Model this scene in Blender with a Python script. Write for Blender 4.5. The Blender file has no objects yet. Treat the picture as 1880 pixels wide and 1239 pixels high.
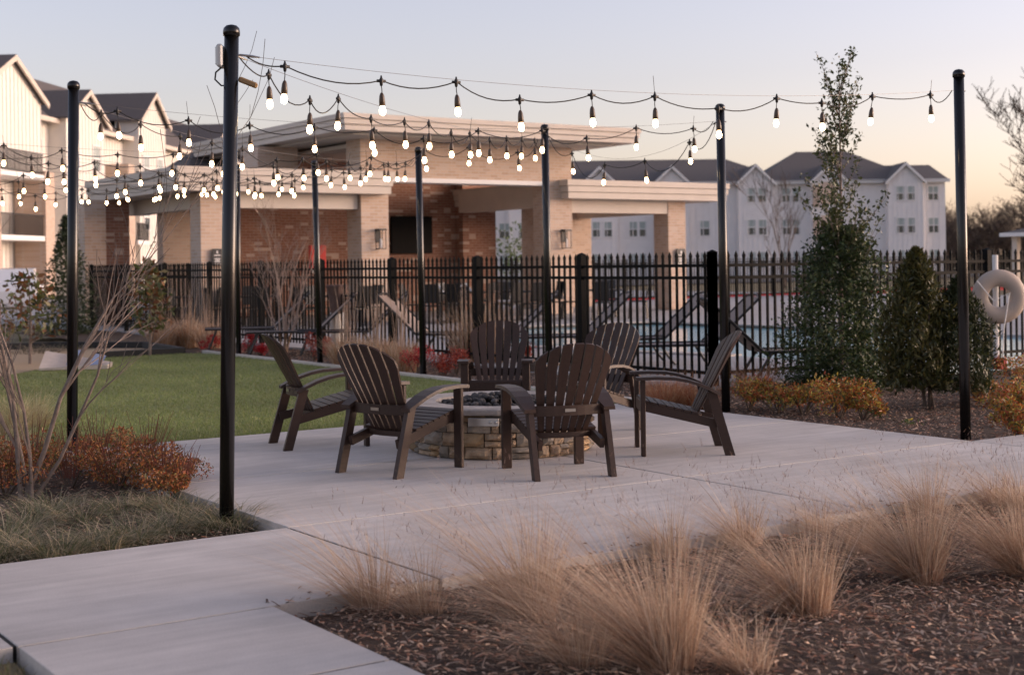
import bpy, math, random
import numpy as np
from mathutils import Vector, Matrix
PI = math.pi; R = math.radians
rnd = random.Random(7); rng = np.random.default_rng(11)
S = bpy.context.scene
C = S.collection
# ------------------------------------------------------------------ camera
CAM_H, FPX, CYP, YAW, ROLL = 1.39, 2604.4, 484.24, R(34.364), R(-0.7633)
cam = bpy.data.cameras.new('camera'); camo = bpy.data.objects.new('camera', cam); C.objects.link(camo)
cam.sensor_width = 36; cam.lens = FPX / 1880 * 36; cam.shift_y = -(619.5 - CYP) / 1880
cam.clip_start = 0.1; cam.clip_end = 3000
fw = Vector((math.sin(YAW), math.cos(YAW), 0)); r0 = Vector((math.cos(YAW), -math.sin(YAW), 0)); u0 = Vector((0, 0, 1))
rr = math.cos(ROLL) * r0 + math.sin(ROLL) * u0; uu = -math.sin(ROLL) * r0 + math.cos(ROLL) * u0
m = Matrix((rr, uu, -fw)).transposed().to_4x4(); m.translation = (0, 0, CAM_H); camo.matrix_world = m
cam.dof.use_dof = True; cam.dof.focus_distance = 8.8; cam.dof.aperture_fstop = 3.2
S.camera = camo
# ------------------------------------------------------------------ sky, sun, exposure
SUN_EL, SUN_AZ = R(8.0), R(34.4 + 84)          # azimuth from +Y towards +X
wd = bpy.data.worlds.new('World'); S.world = wd; wd.use_nodes = True
nt = wd.node_tree; bg = nt.nodes['Background']
sk = nt.nodes.new('ShaderNodeTexSky'); sk.sky_type = 'NISHITA'; sk.sun_disc = False
sk.sun_elevation = SUN_EL; sk.sun_rotation = SUN_AZ; sk.air_density = 1.0; sk.dust_density = 2.0; sk.ozone_density = 1.0; sk.altitude = 100
wb = nt.nodes.new('ShaderNodeVectorMath'); wb.operation = 'MULTIPLY'; wb.inputs[1].default_value = (1.22, .965, 1.14)      # dusk white balance
nt.links.new(sk.outputs[0], wb.inputs[0]); hs = nt.nodes.new('ShaderNodeHueSaturation'); hs.inputs['Saturation'].default_value = .72; nt.links.new(wb.outputs[0], hs.inputs['Color']); nt.links.new(hs.outputs[0], bg.inputs[0]); bg.inputs[1].default_value = 0.15
sl = bpy.data.lights.new('sun', 'SUN'); sl.energy = 1.2; sl.angle = R(35); sl.color = (1, .82, .68)
so = bpy.data.objects.new('sun', sl); C.objects.link(so)
sd = Vector((math.sin(SUN_AZ) * math.cos(SUN_EL), math.cos(SUN_AZ) * math.cos(SUN_EL), math.sin(SUN_EL)))
so.rotation_euler = (-sd).to_track_quat('-Z', 'Y').to_euler(); so.location = (0, 0, 30)
S.view_settings.view_transform = 'Standard'; S.view_settings.look = 'None'; S.view_settings.gamma = 1
S.view_settings.use_curve_mapping = False; S.view_settings.exposure = 0.95
S.render.engine = 'CYCLES'
# ------------------------------------------------------------------ pixel helpers
def ray(px, py): return fw + (px - 940) / FPX * rr + (CYP - py) / FPX * uu
def g(px, py, z=0.0):
    d = ray(px, py); t = (z - CAM_H) / d.z; return Vector((d.x * t, d.y * t, z))
def onX(px, py, X): d = ray(px, py); t = X / d.x; return Vector((X, d.y * t, CAM_H + d.z * t))
def onY(px, py, Y): d = ray(px, py); t = Y / d.y; return Vector((d.x * t, Y, CAM_H + d.z * t))
def atd(px, py, t): d = ray(px, py); return Vector((d.x * t, d.y * t, CAM_H + d.z * t))
def cw(s, d, z=0.0): v = r0 * s + fw * d; return Vector((v.x, v.y, z))
# ------------------------------------------------------------------ mesh helpers
class MB:
    def __init__(s): s.v = []; s.f = []
    def add(s, vs, fs):
        o = len(s.v); s.v += [tuple(v) for v in vs]; s.f += [tuple(i + o for i in f) for f in fs]; return s
    def box(s, x0, x1, y0, y1, z0, z1, b=0.0):
        if b <= 0:
            vs = [(x, y, z) for z in (z0, z1) for y in (y0, y1) for x in (x0, x1)]
            return s.add(vs, [(0, 2, 3, 1), (4, 5, 7, 6), (0, 1, 5, 4), (2, 6, 7, 3), (0, 4, 6, 2), (1, 3, 7, 5)])
        def ring(z, i):
            return [(x0 + i, y0, z), (x1 - i, y0, z), (x1, y0 + i, z), (x1, y1 - i, z), (x1 - i, y1, z), (x0 + i, y1, z), (x0, y1 - i, z), (x0, y0 + i, z)]
        def shr(z):
            return [(min(max(x, x0 + b), x1 - b), min(max(y, y0 + b), y1 - b), z) for x, y, _ in ring(z, b)]
        vs = shr(z0) + ring(z0 + b, b) + ring(z1 - b, b) + shr(z1)
        fs = [tuple(range(7, -1, -1)), tuple(range(24, 32))]
        for k in range(3):
            for i in range(8): j = (i + 1) % 8; fs.append((k * 8 + i, k * 8 + j, k * 8 + 8 + j, k * 8 + 8 + i))
        return s.add(vs, fs)
    def bar(s, a, b, w, h, up=(0, 0, 1)):
        a = Vector(a); b = Vector(b); d = (b - a).normalized(); up = Vector(up)
        sx = d.cross(up); sx = sx.normalized() if sx.length > 1e-5 else Vector((1, 0, 0)); uz = sx.cross(d)
        vs = [p + sx * (i * w / 2) + uz * (j * h / 2) for p in (a, b) for i, j in ((-1, -1), (1, -1), (1, 1), (-1, 1))]
        return s.add(vs, [(3, 2, 1, 0), (4, 5, 6, 7)] + [(i, (i + 1) % 4, 4 + (i + 1) % 4, 4 + i) for i in range(4)])
    def tube(s, pts, rad, n=6, cap=True):
        pts = [Vector(p) for p in pts]; k = len(pts)
        if not hasattr(rad, '__len__'): rad = [rad] * k
        vs = []; prev = None
        for i, p in enumerate(pts):
            d = (pts[min(i + 1, k - 1)] - pts[max(i - 1, 0)])
            d = d.normalized() if d.length > 1e-9 else Vector((0, 0, 1))
            if prev is None: a = d.orthogonal().normalized()
            else:
                a = prev - d * prev.dot(d); a = a.normalized() if a.length > 1e-6 else d.orthogonal().normalized()
            prev = a; b = d.cross(a)
            vs += [p + (a * math.cos(2 * PI * q / n) + b * math.sin(2 * PI * q / n)) * rad[i] for q in range(n)]
        fs = [(i * n + q, i * n + (q + 1) % n, (i + 1) * n + (q + 1) % n, (i + 1) * n + q) for i in range(k - 1) for q in range(n)]
        if cap: fs += [tuple(range(n - 1, -1, -1)), tuple(range((k - 1) * n, k * n))]
        return s.add(vs, fs)
    def lathe(s, prof, n=12, c=(0, 0, 0)):
        vs = [(c[0] + r * math.cos(2 * PI * q / n), c[1] + r * math.sin(2 * PI * q / n), c[2] + z) for r, z in prof for q in range(n)]
        k = len(prof)
        fs = [(i * n + q, i * n + (q + 1) % n, (i + 1) * n + (q + 1) % n, (i + 1) * n + q) for i in range(k - 1) for q in range(n)]
        fs += [tuple(range(n - 1, -1, -1)), tuple(range((k - 1) * n, k * n))]
        return s.add(vs, fs)
    def prism(s, poly, z0, z1):
        n = len(poly); vs = [(x, y, z0) for x, y in poly] + [(x, y, z1) for x, y in poly]
        return s.add(vs, [tuple(range(n - 1, -1, -1)), tuple(range(n, 2 * n))] + [(i, (i + 1) % n, n + (i + 1) % n, n + i) for i in range(n)])
    def xf(s, M): s.v = [tuple(M @ Vector(v)) for v in s.v]; return s
    def build(s, name, mat, parent=None, smooth=False, world=False):
        me = bpy.data.meshes.new(name)
        vs = s.v
        if parent is not None and world:
            Mi = parent.matrix_basis.inverted(); vs = [tuple(Mi @ Vector(v)) for v in vs]
        me.from_pydata(vs, [], s.f); me.materials.append(mat)
        if smooth: me.polygons.foreach_set('use_smooth', [True] * len(me.polygons))
        me.update()
        o = bpy.data.objects.new(name, me); C.objects.link(o)
        if parent is not None: o.parent = parent
        return o
def np_mesh(name, V, Fc, mat, parent=None, col=None, smooth=False):
    me = bpy.data.meshes.new(name); V = np.asarray(V, np.float32); Fc = np.asarray(Fc, np.int32); n, k = Fc.shape
    me.vertices.add(len(V)); me.vertices.foreach_set('co', V.ravel())
    me.loops.add(n * k); me.loops.foreach_set('vertex_index', Fc.ravel())
    me.polygons.add(n); me.polygons.foreach_set('loop_start', np.arange(0, n * k, k, dtype=np.int32))
    if smooth: me.polygons.foreach_set('use_smooth', np.ones(n, bool))
    me.update(calc_edges=True)
    if col is not None:
        a = me.color_attributes.new('tint', 'FLOAT_COLOR', 'POINT')
        c4 = np.ones((len(V), 4), np.float32); c4[:, :3] = col; a.data.foreach_set('color', c4.ravel())
    me.materials.append(mat)
    o = bpy.data.objects.new(name, me); C.objects.link(o)
    if parent is not None: o.parent = parent
    return o
def tag(o, label=None, cat=None, group=None, kind=None):
    if label: o['label'] = label
    if cat: o['category'] = cat
    if group: o['group'] = group
    if kind: o['kind'] = kind
    return o
def thing(name, label, cat, loc=(0, 0, 0), rz=0.0, group=None):
    o = bpy.data.objects.new(name, None); C.objects.link(o); o.empty_display_size = .1
    o.location = loc; o.rotation_euler = (0, 0, rz); o.matrix_basis = Matrix.Translation(Vector(loc)) @ Matrix.Rotation(rz, 4, 'Z')
    return tag(o, label, cat, group)
def copy_tree(o, parent=None):
    c = o.copy(); C.objects.link(c); c.parent = parent
    for ch in [q for q in bpy.data.objects if q.parent == o]: copy_tree(ch, c)
    return c
# ------------------------------------------------------------------ materials
MATS = {}
def mat(name, col, rough=.6, var=.0, scale=8, bump=0, bscale=60, metal=0, tint=False, spec=.5, col2=None, rand=0, stretch=None, trans=0, emit=None, coat=0):
    if name in MATS: return MATS[name]
    M = bpy.data.materials.new(name); M.use_nodes = True; t = M.node_tree; b = t.nodes['Principled BSDF']; MATS[name] = M
    b.inputs['Roughness'].default_value = rough; b.inputs['Metallic'].default_value = metal; b.inputs['Specular IOR Level'].default_value = spec
    L = t.links.new; N = t.nodes.new
    tc = N('ShaderNodeTexCoord'); mp = N('ShaderNodeMapping'); L(tc.outputs['Object'], mp.inputs[0])
    if stretch: mp.inputs['Scale'].default_value = stretch
    c = None
    if tint:
        at = N('ShaderNodeVertexColor'); at.layer_name = 'tint'; c = at.outputs[0]
    if var or col2:
        nz = N('ShaderNodeTexNoise'); nz.inputs['Scale'].default_value = scale; nz.inputs['Detail'].default_value = 6; nz.inputs['Roughness'].default_value = .65
        L(mp.outputs[0], nz.inputs['Vector'])
        cr = N('ShaderNodeValToRGB'); cr.color_ramp.elements[0].position = .3; cr.color_ramp.elements[1].position = .7
        a = tuple(x * (1 - var) for x in col); d = col2 or tuple(min(1, x * (1 + var)) for x in col)
        cr.color_ramp.elements[0].color = (*a, 1); cr.color_ramp.elements[1].color = (*d, 1); L(nz.outputs[0], cr.inputs[0])
        if c is None: c = cr.outputs[0]
        else:
            mx = N('ShaderNodeMix'); mx.data_type = 'RGBA'; mx.blend_type = 'MULTIPLY'; mx.inputs[0].default_value = 1; L(c, mx.inputs[6]); L(cr.outputs[0], mx.inputs[7]); c = mx.outputs[2]
    if rand:
        oi = N('ShaderNodeObjectInfo'); mr = N('ShaderNodeMapRange'); mr.inputs[3].default_value = 1 - rand; mr.inputs[4].default_value = 1 + rand; L(oi.outputs['Random'], mr.inputs[0])
        mx = N('ShaderNodeMix'); mx.data_type = 'RGBA'; mx.blend_type = 'MULTIPLY'; mx.inputs[0].default_value = 1
        if c is None: mx.inputs[6].default_value = (*col, 1)
        else: L(c, mx.inputs[6])
        L(mr.outputs[0], mx.inputs[7]); c = mx.outputs[2]
    if c is None: b.inputs['Base Color'].default_value = (*col, 1)
    else: L(c, b.inputs['Base Color'])
    if bump:
        n2 = N('ShaderNodeTexNoise'); n2.inputs['Scale'].default_value = bscale; n2.inputs['Detail'].default_value = 5; L(mp.outputs[0], n2.inputs['Vector'])
        bp = N('ShaderNodeBump'); bp.inputs['Strength'].default_value = bump; bp.inputs['Distance'].default_value = .02; L(n2.outputs[0], bp.inputs['Height']); L(bp.outputs[0], b.inputs['Normal'])
    if trans:
        b.inputs['Subsurface Weight'].default_value = 0
        tr = N('ShaderNodeBsdfTranslucent'); ms = N('ShaderNodeMixShader'); ms.inputs[0].default_value = trans
        if c is not None: L(c, tr.inputs[0])
        else: tr.inputs[0].default_value = (*col, 1)
        L(b.outputs[0], ms.inputs[1]); L(tr.outputs[0], ms.inputs[2]); L(ms.outputs[0], t.nodes['Material Output'].inputs[0])
    if emit: b.inputs['Emission Color'].default_value = (*emit[0], 1); b.inputs['Emission Strength'].default_value = emit[1]
    if coat: b.inputs['Coat Weight'].default_value = coat
    return M
def brick_mat(name, c1, c2, mort, seed=0.0):
    M = bpy.data.materials.new(name); M.use_nodes = True; t = M.node_tree; b = t.nodes['Principled BSDF']; b.inputs['Roughness'].default_value = .9
    L = t.links.new; N = t.nodes.new
    tc = N('ShaderNodeTexCoord'); sp = N('ShaderNodeSeparateXYZ'); L(tc.outputs['Object'], sp.inputs[0])
    ad = N('ShaderNodeMath'); L(sp.outputs[0], ad.inputs[0]); L(sp.outputs[1], ad.inputs[1])
    cb = N('ShaderNodeCombineXYZ'); L(ad.outputs[0], cb.inputs[0]); L(sp.outputs[2], cb.inputs[1])
    br = N('ShaderNodeTexBrick'); L(cb.outputs[0], br.inputs['Vector'])
    br.inputs['Scale'].default_value = 1; br.inputs['Brick Width'].default_value = .24; br.inputs['Row Height'].default_value = .08; br.inputs['Mortar Size'].default_value = .007
    br.inputs['Color1'].default_value = (*c1, 1); br.inputs['Color2'].default_value = (*c2, 1); br.inputs['Mortar'].default_value = (*mort, 1); br.inputs['Bias'].default_value = -.1
    # scattered pale bricks
    mp = N('ShaderNodeMapping'); mp.inputs['Scale'].default_value = (4.1667, 12.5, 1); L(cb.outputs[0], mp.inputs[0])
    fl = N('ShaderNodeVectorMath'); fl.operation = 'FLOOR'; L(mp.outputs[0], fl.inputs[0])
    wn = N('ShaderNodeTexWhiteNoise'); wn.noise_dimensions = '2D'; L(fl.outputs[0], wn.inputs['Vector'])
    gt = N('ShaderNodeMath'); gt.operation = 'GREATER_THAN'; gt.inputs[1].default_value = .9; L(wn.outputs[0], gt.inputs[0])
    mf = N('ShaderNodeMath'); mf.operation = 'MULTIPLY'; mf.inputs[1].default_value = .65; L(gt.outputs[0], mf.inputs[0])
    mx = N('ShaderNodeMix'); mx.data_type = 'RGBA'; L(mf.outputs[0], mx.inputs[0]); L(br.outputs[0], mx.inputs[6]); mx.inputs[7].default_value = (.55, .45, .38, 1)
    L(mx.outputs[2], b.inputs['Base Color'])
    bp = N('ShaderNodeBump'); bp.inputs['Strength'].default_value = .5; bp.inputs['Distance'].default_value = .01; L(br.outputs['Fac'], bp.inputs['Height']); bp.invert = True; L(bp.outputs[0], b.inputs['Normal'])
    return M
def concrete_mat():
    M = mat('concrete', (.52, .475, .44), .85, var=.17, scale=1.1, bump=.12, bscale=220, rand=.05)
    t = M.node_tree; b = t.nodes['Principled BSDF']; L = t.links.new; N = t.nodes.new
    src = b.inputs['Base Color'].links[0].from_socket
    tc = N('ShaderNodeTexCoord'); mp = N('ShaderNodeMapping'); mp.inputs['Scale'].default_value = (.5, 6, 1); L(tc.outputs['Object'], mp.inputs[0])
    nz = N('ShaderNodeTexNoise'); nz.inputs['Scale'].default_value = 2.2; nz.inputs['Detail'].default_value = 8; L(mp.outputs[0], nz.inputs['Vector'])
    n2 = N('ShaderNodeTexNoise'); n2.inputs['Scale'].default_value = 160; n2.inputs['Detail'].default_value = 2; L(tc.outputs['Object'], n2.inputs['Vector'])
    ad = N('ShaderNodeMath'); ad.operation = 'ADD'; L(nz.outputs[0], ad.inputs[0]); L(n2.outputs[0], ad.inputs[1])
    mr = N('ShaderNodeMapRange'); mr.inputs[1].default_value = .6; mr.inputs[2].default_value = 1.4; mr.inputs[3].default_value = .8; mr.inputs[4].default_value = 1.14; L(ad.outputs[0], mr.inputs[0])
    mx = N('ShaderNodeMix'); mx.data_type = 'RGBA'; mx.blend_type = 'MULTIPLY'; mx.inputs[0].default_value = 1; L(src, mx.inputs[6]); L(mr.outputs[0], mx.inputs[7]); L(mx.outputs[2], b.inputs['Base Color'])
    return M
M_conc = concrete_mat()
M_kerb = mat('joint_bedding', (.014, .013, .012), .9, var=.2, scale=4, bump=.2)
M_black = mat('black_paint', (.006, .0055, .0055), .25, spec=.45, bump=.03, bscale=30)
M_fence = mat('fence_paint', (.007, .007, .007), .6, spec=.06)
M_poly = mat('brown_poly', (.04, .023, .0175), .45, spec=.28, var=.15, scale=3, bump=.1, bscale=25, rand=.08, stretch=(2, 14, 14))
M_turfb = mat('turf_base', (.15, .175, .05), .9, var=.3, scale=3)
M_grass = mat('turf_blades', (.1, .14, .035), .6, tint=True, trans=.25)
M_mulch = mat('mulch_soil', (.06, .035, .022), .95, var=.6, scale=14, bump=.8, bscale=40)
M_chip = mat('mulch_chip', (.2, .1, .07), .9, tint=True)
M_sand = mat('tan_sand', (.42, .29, .17), .95, var=.12, scale=30, bump=.2, bscale=150)
M_drygr = mat('dry_lawn', (.19, .15, .08), .95, var=.35, scale=5, bump=.6, bscale=80)
M_asph = mat('asphalt', (.07, .07, .072), .95, var=.15, scale=6)
M_red = mat('red_paint', (.5, .02, .03), .7, var=.15, scale=6)
M_blade = mat('dry_blade', (.4, .28, .18), .7, tint=True, trans=.3)
M_leaf = mat('leaf', (.05, .08, .03), .45, tint=True, trans=.2, spec=.4)
M_bark = mat('grey_bark', (.2, .155, .13), .9, var=.3, scale=20, bump=.3)
M_barkd = mat('dark_bark', (.09, .065, .05), .9, var=.3, scale=20)
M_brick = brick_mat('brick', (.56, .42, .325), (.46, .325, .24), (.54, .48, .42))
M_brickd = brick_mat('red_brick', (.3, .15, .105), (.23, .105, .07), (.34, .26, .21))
M_trim = mat('cream_trim', (.58, .51, .44), .7, var=.05, scale=2)
M_soff = mat('soffit', (.55, .5, .44), .8)
M_white = mat('white_siding', (.76, .74, .735), .75, var=.04, scale=1.5)
M_cream = mat('cream_siding', (.72, .685, .63), .75, var=.04, scale=1.5)
M_shing = mat('shingle', (.115, .10, .095), .95, var=.25, scale=12, bump=.4, bscale=14, stretch=(1, 1, 4))
M_glass = mat('window_glass', (.05, .07, .075), .06, spec=.9)
M_blind = mat('window_blind', (.32, .38, .37), .5, var=.06, scale=3)
M_frame = mat('window_frame', (.74, .73, .72), .6)
M_tv = mat('screen', (.004, .004, .005), .5, spec=.1)
M_stone = [mat('stone_%d' % i, c, .9, var=.35, scale=9, bump=.7, bscale=22, rand=.22, col2=c2) for i, (c, c2) in enumerate([((.3, .21, .14), (.54, .4, .27)), ((.26, .22, .18), (.45, .39, .32)), ((.38, .25, .14), (.58, .41, .24))])]
M_cap = mat('cap_stone', (.36, .32, .29), .85, var=.25, scale=5, bump=.5, bscale=30)
M_mort = mat('mortar_dark', (.05, .042, .036), .95)
M_lava = mat('lava_rock', (.06, .055, .055), .8, rand=.4, bump=.5, bscale=40)
M_steel = mat('steel', (.5, .5, .5), .28, metal=1)
M_sock = mat('bronze_socket', (.06, .035, .018), .4)
M_cord = mat('black_cord', (.012, .010, .009), .5)
M_wire = mat('wire', (.12, .11, .11), .4, metal=.6)
M_bulb = mat('lit_bulb', (1, .85, .6), .3, emit=((1, .72, .42), 13))
t_ = M_bulb.node_tree; b_ = t_.nodes['Principled BSDF']; tc_ = t_.nodes.new('ShaderNodeTexCoord'); sp_ = t_.nodes.new('ShaderNodeSeparateXYZ'); t_.links.new(tc_.outputs['Object'], sp_.inputs[0])
mr_ = t_.nodes.new('ShaderNodeMapRange'); mr_.inputs[1].default_value = 0; mr_.inputs[2].default_value = -.026; t_.links.new(sp_.outputs[2], mr_.inputs[0])
cr_ = t_.nodes.new('ShaderNodeValToRGB'); cr_.color_ramp.elements[0].color = (.07, .025, .006, 1); cr_.color_ramp.elements[1].color = (1, .7, .38, 1); t_.links.new(mr_.outputs[0], cr_.inputs[0]); t_.links.new(cr_.outputs[0], b_.inputs['Emission Color'])
M_water = mat('pool_water', (.38, .66, .74), .08, bump=.25, bscale=3, spec=.5)
M_sling = mat('sling_fabric', (.30, .235, .2), .8)
M_dark = mat('dark_metal', (.02, .018, .017), .45)
M_plas = mat('clear_plastic', (.45, .45, .44), .15)
M_wht = mat('white_plastic', (.7, .68, .66), .5)
M_brownf = mat('brown_cover', (.10, .06, .05), .8, var=.2, scale=10)
M_blue = mat('blue_print', (.2, .24, .36), .6, var=.1)
M_wood = mat('board_wood', (.5, .42, .36), .6, var=.1, scale=10)
M_carp = mat('car_paint', (.72, .72, .73), .25, coat=.5)
M_rubber = mat('rubber', (.02, .02, .02), .8)
M_flower = mat('yellow_flower', (.7, .45, .03), .6)
# ------------------------------------------------------------------ setting: ground sheets
def sheet(name, poly, z, m_, kind='structure', sub=0, amp=0):
    b = MB(); b.add([(x, y, z) for x, y in poly], [tuple(range(len(poly)))]); o = b.build(name, m_); tag(o, kind=kind); return o
sheet('ground', [(-900, -300), (1200, -300), (1200, 1200), (-900, 1200)], -.2, M_drygr)
def rough_sheet(name, x0, x1, y0, y1, z, amp, m_, step=.12):
    nx = max(2, int((x1 - x0) / step)); ny = max(2, int((y1 - y0) / step))
    X, Y = np.meshgrid(np.linspace(x0, x1, nx), np.linspace(y0, y1, ny))
    Z = z + amp * (np.sin(X * 2.1 + 1.3 * np.sin(Y * 1.7)) * .5 + np.sin(Y * 2.9 + X) * .3) + rng.normal(0, amp * .25, X.shape)
    V = np.stack([X, Y, Z], -1).reshape(-1, 3); i = (np.arange(ny - 1)[:, None] * nx + np.arange(nx - 1)).ravel()
    o = np_mesh(name, V, np.stack([i, i + 1, i + nx + 1, i + nx], -1), m_, smooth=True); return tag(o, kind='structure')
XK, YK, YF, XW0, XW1, XE, YT = 3.27, 6.94, 5.37, 1.43, 2.47, 8.95, 10.97      # kerb lines of the slabs
rough_sheet('front_bed_soil', XW1 + .01, 22, -3, YF - .01, -.055, .025, M_mulch)
rough_sheet('left_bed_soil', -8, XK - .02, YK + .01, 24, -.07, .03, M_mulch)
rough_sheet('fence_bed_soil', XE + .01, 12.4, YK + .02, 33.5, -.05, .02, M_mulch)
rough_sheet('bed_soil', 12.38, 24, YK + .02, 11.5, -.06, .02, M_mulch)
rough_sheet('dry_lawn', -8, XW0 - .01, -2, YF - .01, -.05, .015, M_drygr)
# patio and sidewalk: bedding + one slab each
e_ = .03
pat = tag(MB().prism([(-12, YF + e_), (24, YF + e_), (24, YK - e_), (XE - e_, YK - e_), (XE - e_, YT - e_), (XK + e_, YT - e_), (XK + e_, YK - e_), (-12, YK - e_)], -.19, -.004).build('patio', M_kerb), kind='structure')
walk = tag(MB().box(XW0 + e_, XW1 - e_, -3, YF - .001, -.19, -.004).build('walkway', M_kerb), kind='structure')
MB().box(XW0 + e_, XW1 - e_, YF - .0005, YF + e_ - .001, -.18, -.0045).build('joint_filler', M_kerb, walk)
def slab(x0, x1, y0, y1, par):
    j = .009; return MB().box(x0 + j, x1 - j, y0 + j, y1 - j, -.114, 0, .0025).build('slab', M_conc, par)
xs = [-12, -8.6, -5.2, -1.9, XW0, XK, 6.07, XE, 12.3, 15.6, 19, 24]
for i in range(len(xs) - 1): slab(xs[i], xs[i + 1], YF, YK, pat)
for x0, x1 in ((XK, 6.07), (6.07, XE)):
    for y0, y1 in ((YK, 8.77), (8.77, YT)): slab(x0, x1, y0, y1, pat)
for y0, y1 in ((4.39, YF), (3.0, 4.39), (1.5, 3.0), (0, 1.5), (-3, 0)): slab(XW0, XW1, y0, y1, walk)
# turf
TP = [(XK + .02, YT + .01), (9.0, YT + .01), (9.0, 21.9), (8.7, 22.25), (7.4, 22.2), (6.1, 20.7), (5.0, 19.3), (4.2, 17.9), (XK + .02, 16.6)]
turf = tag(MB().prism(TP, -.1, -.012).build('turf', M_turfb), kind='structure')
def inpoly(P, poly):
    x, y = P[:, 0], P[:, 1]; ins = np.zeros(len(P), bool); n = len(poly)
    for i in range(n):
        x1, y1 = poly[i]; x2, y2 = poly[(i + 1) % n]
        c = ((y1 > y) != (y2 > y)); xi = (x2 - x1) * (y - y1) / (y2 - y1 + 1e-12) + x1; ins ^= c & (x < xi)
    return ins
def ribbons(base, ang, length, lean, droop, width, seg=3, face=None):
    """N grass blades as tapering ribbons; returns verts, quads, per-vertex t."""
    n = len(base); t = np.linspace(0, 1, seg + 1)
    dx, dy = np.cos(ang), np.sin(ang)
    hor = (lean[:, None] * t + droop[:, None] * t ** 2.2) * length[:, None]
    ver = length[:, None] * (t * np.sqrt(np.maximum(1 - lean[:, None] ** 2, .04)) - droop[:, None] * .55 * t ** 2.6)
    P = np.empty((n, seg + 1, 3)); P[:, :, 0] = base[:, None, 0] + dx[:, None] * hor; P[:, :, 1] = base[:, None, 1] + dy[:, None] * hor; P[:, :, 2] = base[:, None, 2] + ver
    fa = ang + PI / 2 + rng.uniform(-.9, .9, n) if face is None else face
    w = width[:, None] * (1 - .85 * t ** 1.5) / 2
    off = np.stack([np.cos(fa)[:, None] * w, np.sin(fa)[:, None] * w, 0 * w], -1)
    V = np.stack([P - off, P + off], 2).reshape(-1, 3)
    b = (np.arange(n)[:, None] * (seg + 1) + np.arange(seg)).ravel() * 2
    return V, np.stack([b, b + 1, b + 3, b + 2], -1), np.tile(np.repeat(t, 2), n)
def tints(n, per, cols, jitter=.15):
    c = np.asarray(cols)[rng.integers(0, len(cols), n)] * (1 + rng.normal(0, jitter, (n, 1))); return np.repeat(np.clip(c, .003, 1), per, 0)
def turf_tone(P):
    k = 1 + .12 * np.sin(P[:, 0] * 1.3 + 2 * np.sin(P[:, 1] * .6)) + .1 * np.sin(P[:, 1] * 2.3 + P[:, 0] * .9) + .05 * np.sin(P[:, 0] * 8); return np.repeat(k, 4)[:, None]
N = 150000
P = np.stack([rng.uniform(3.28, 9.0, N), 10.98 + (rng.uniform(0, 1, N) ** 1.5) * 11.3, np.full(N, -.014)], -1); P = P[inpoly(P, TP)]; n = len(P)
V, Q, _ = ribbons(P, rng.uniform(0, 2 * PI, n), rng.uniform(.016, .036, n), rng.uniform(.1, .7, n), rng.uniform(0, .3, n), rng.uniform(.004, .008, n), 1)
tag(np_mesh('turf_blades', V, Q, M_grass, None, turf_tone(P) * tints(n, 4, [(.22, .265, .075), (.27, .3, .1), (.17, .215, .05), (.31, .3, .14)])), 'short green artificial turf blades covering the lawn', 'turf', kind='stuff')
tag(MB().bar((9.045, YT, -.02), (9.045, 22.3, -.02), .08, .09).build('turf_kerb', mat('pale_kerb', (.5, .46, .42), .9, var=.1)), kind='structure')
sheet('sand_court', [(-6, 17), (3.2, 17), (4.25, 18.1), (5.0, 19.5), (6.1, 20.9), (7.4, 22.35), (8.6, 22.5), (9.0, 24.6), (7.6, 26), (-6, 27)], -.03, M_sand)
eb = MB(); ep = [(-6, 27.1), (7.6, 26.1), (8.9, 24.7), (8.7, 22.4), (7.2, 22.3)]
for a, b_ in zip(ep, ep[1:]): eb.bar((*a, 0), (*b_, 0), .12, .16)
tag(eb.build('court_edging', M_rubber), kind='structure')
# pool deck, water, road
POOL = [(14.7, 6.5), (14.6, 15.5), (13.9, 18), (13.7, 20.5), (14.6, 24), (17, 26.2), (21.5, 25.6), (22, 20), (22, 6.5)]
dk = MB(); OUT = [(10.86, 11.9), (10.86, 70), (60, 70), (60, 11.9), (24, 11.9)]
# deck ring split around the pool: strips between outline and pool edge
def ring_faces(outer, inner, z):
    b = MB(); b.add([(x, y, z) for x, y in outer + inner], [tuple(range(len(outer))) ]); return b
dkv = [(10.86, 11.9), (14.62, 11.9), (14.6, 15.5), (13.9, 18), (13.7, 20.5), (14.6, 24), (17, 26.2), (21.5, 25.6), (22, 20), (22, 11.9), (45, 11.9), (45, 70), (10.86, 70)]
M_deck = mat('pool_deck', (.34, .33, .33), .85, var=.12, scale=1.2, bump=.1)
tag(MB().prism(dkv, -.16, -.02).build('pool_deck', M_deck), kind='structure')
tag(MB().prism(POOL, -.19, -.07).build('pool_water', M_water), kind='structure')
for a, b_ in zip(POOL[1:], POOL[2:-1]):
    tag(MB().bar((*a, -.01), (*b_, -.01), .34, .03).build('pool_coping', mat('coping', (.42, .38, .35), .8, var=.1)), kind='structure')
sheet('road', [(-60, 46), (10, 46), (45, 72), (200, 72), (200, 110), (-60, 110)], -.12, M_asph)
for nm, a, b_ in (('red_kerb', (-30, 45.6), (10.4, 45.6)), ('red_kerb', (27.5, 41), (70, 41))):
    tag(MB().bar((*a, -.03), (*b_, -.03), .2, .18).build(nm, M_red), kind='structure')
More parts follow.
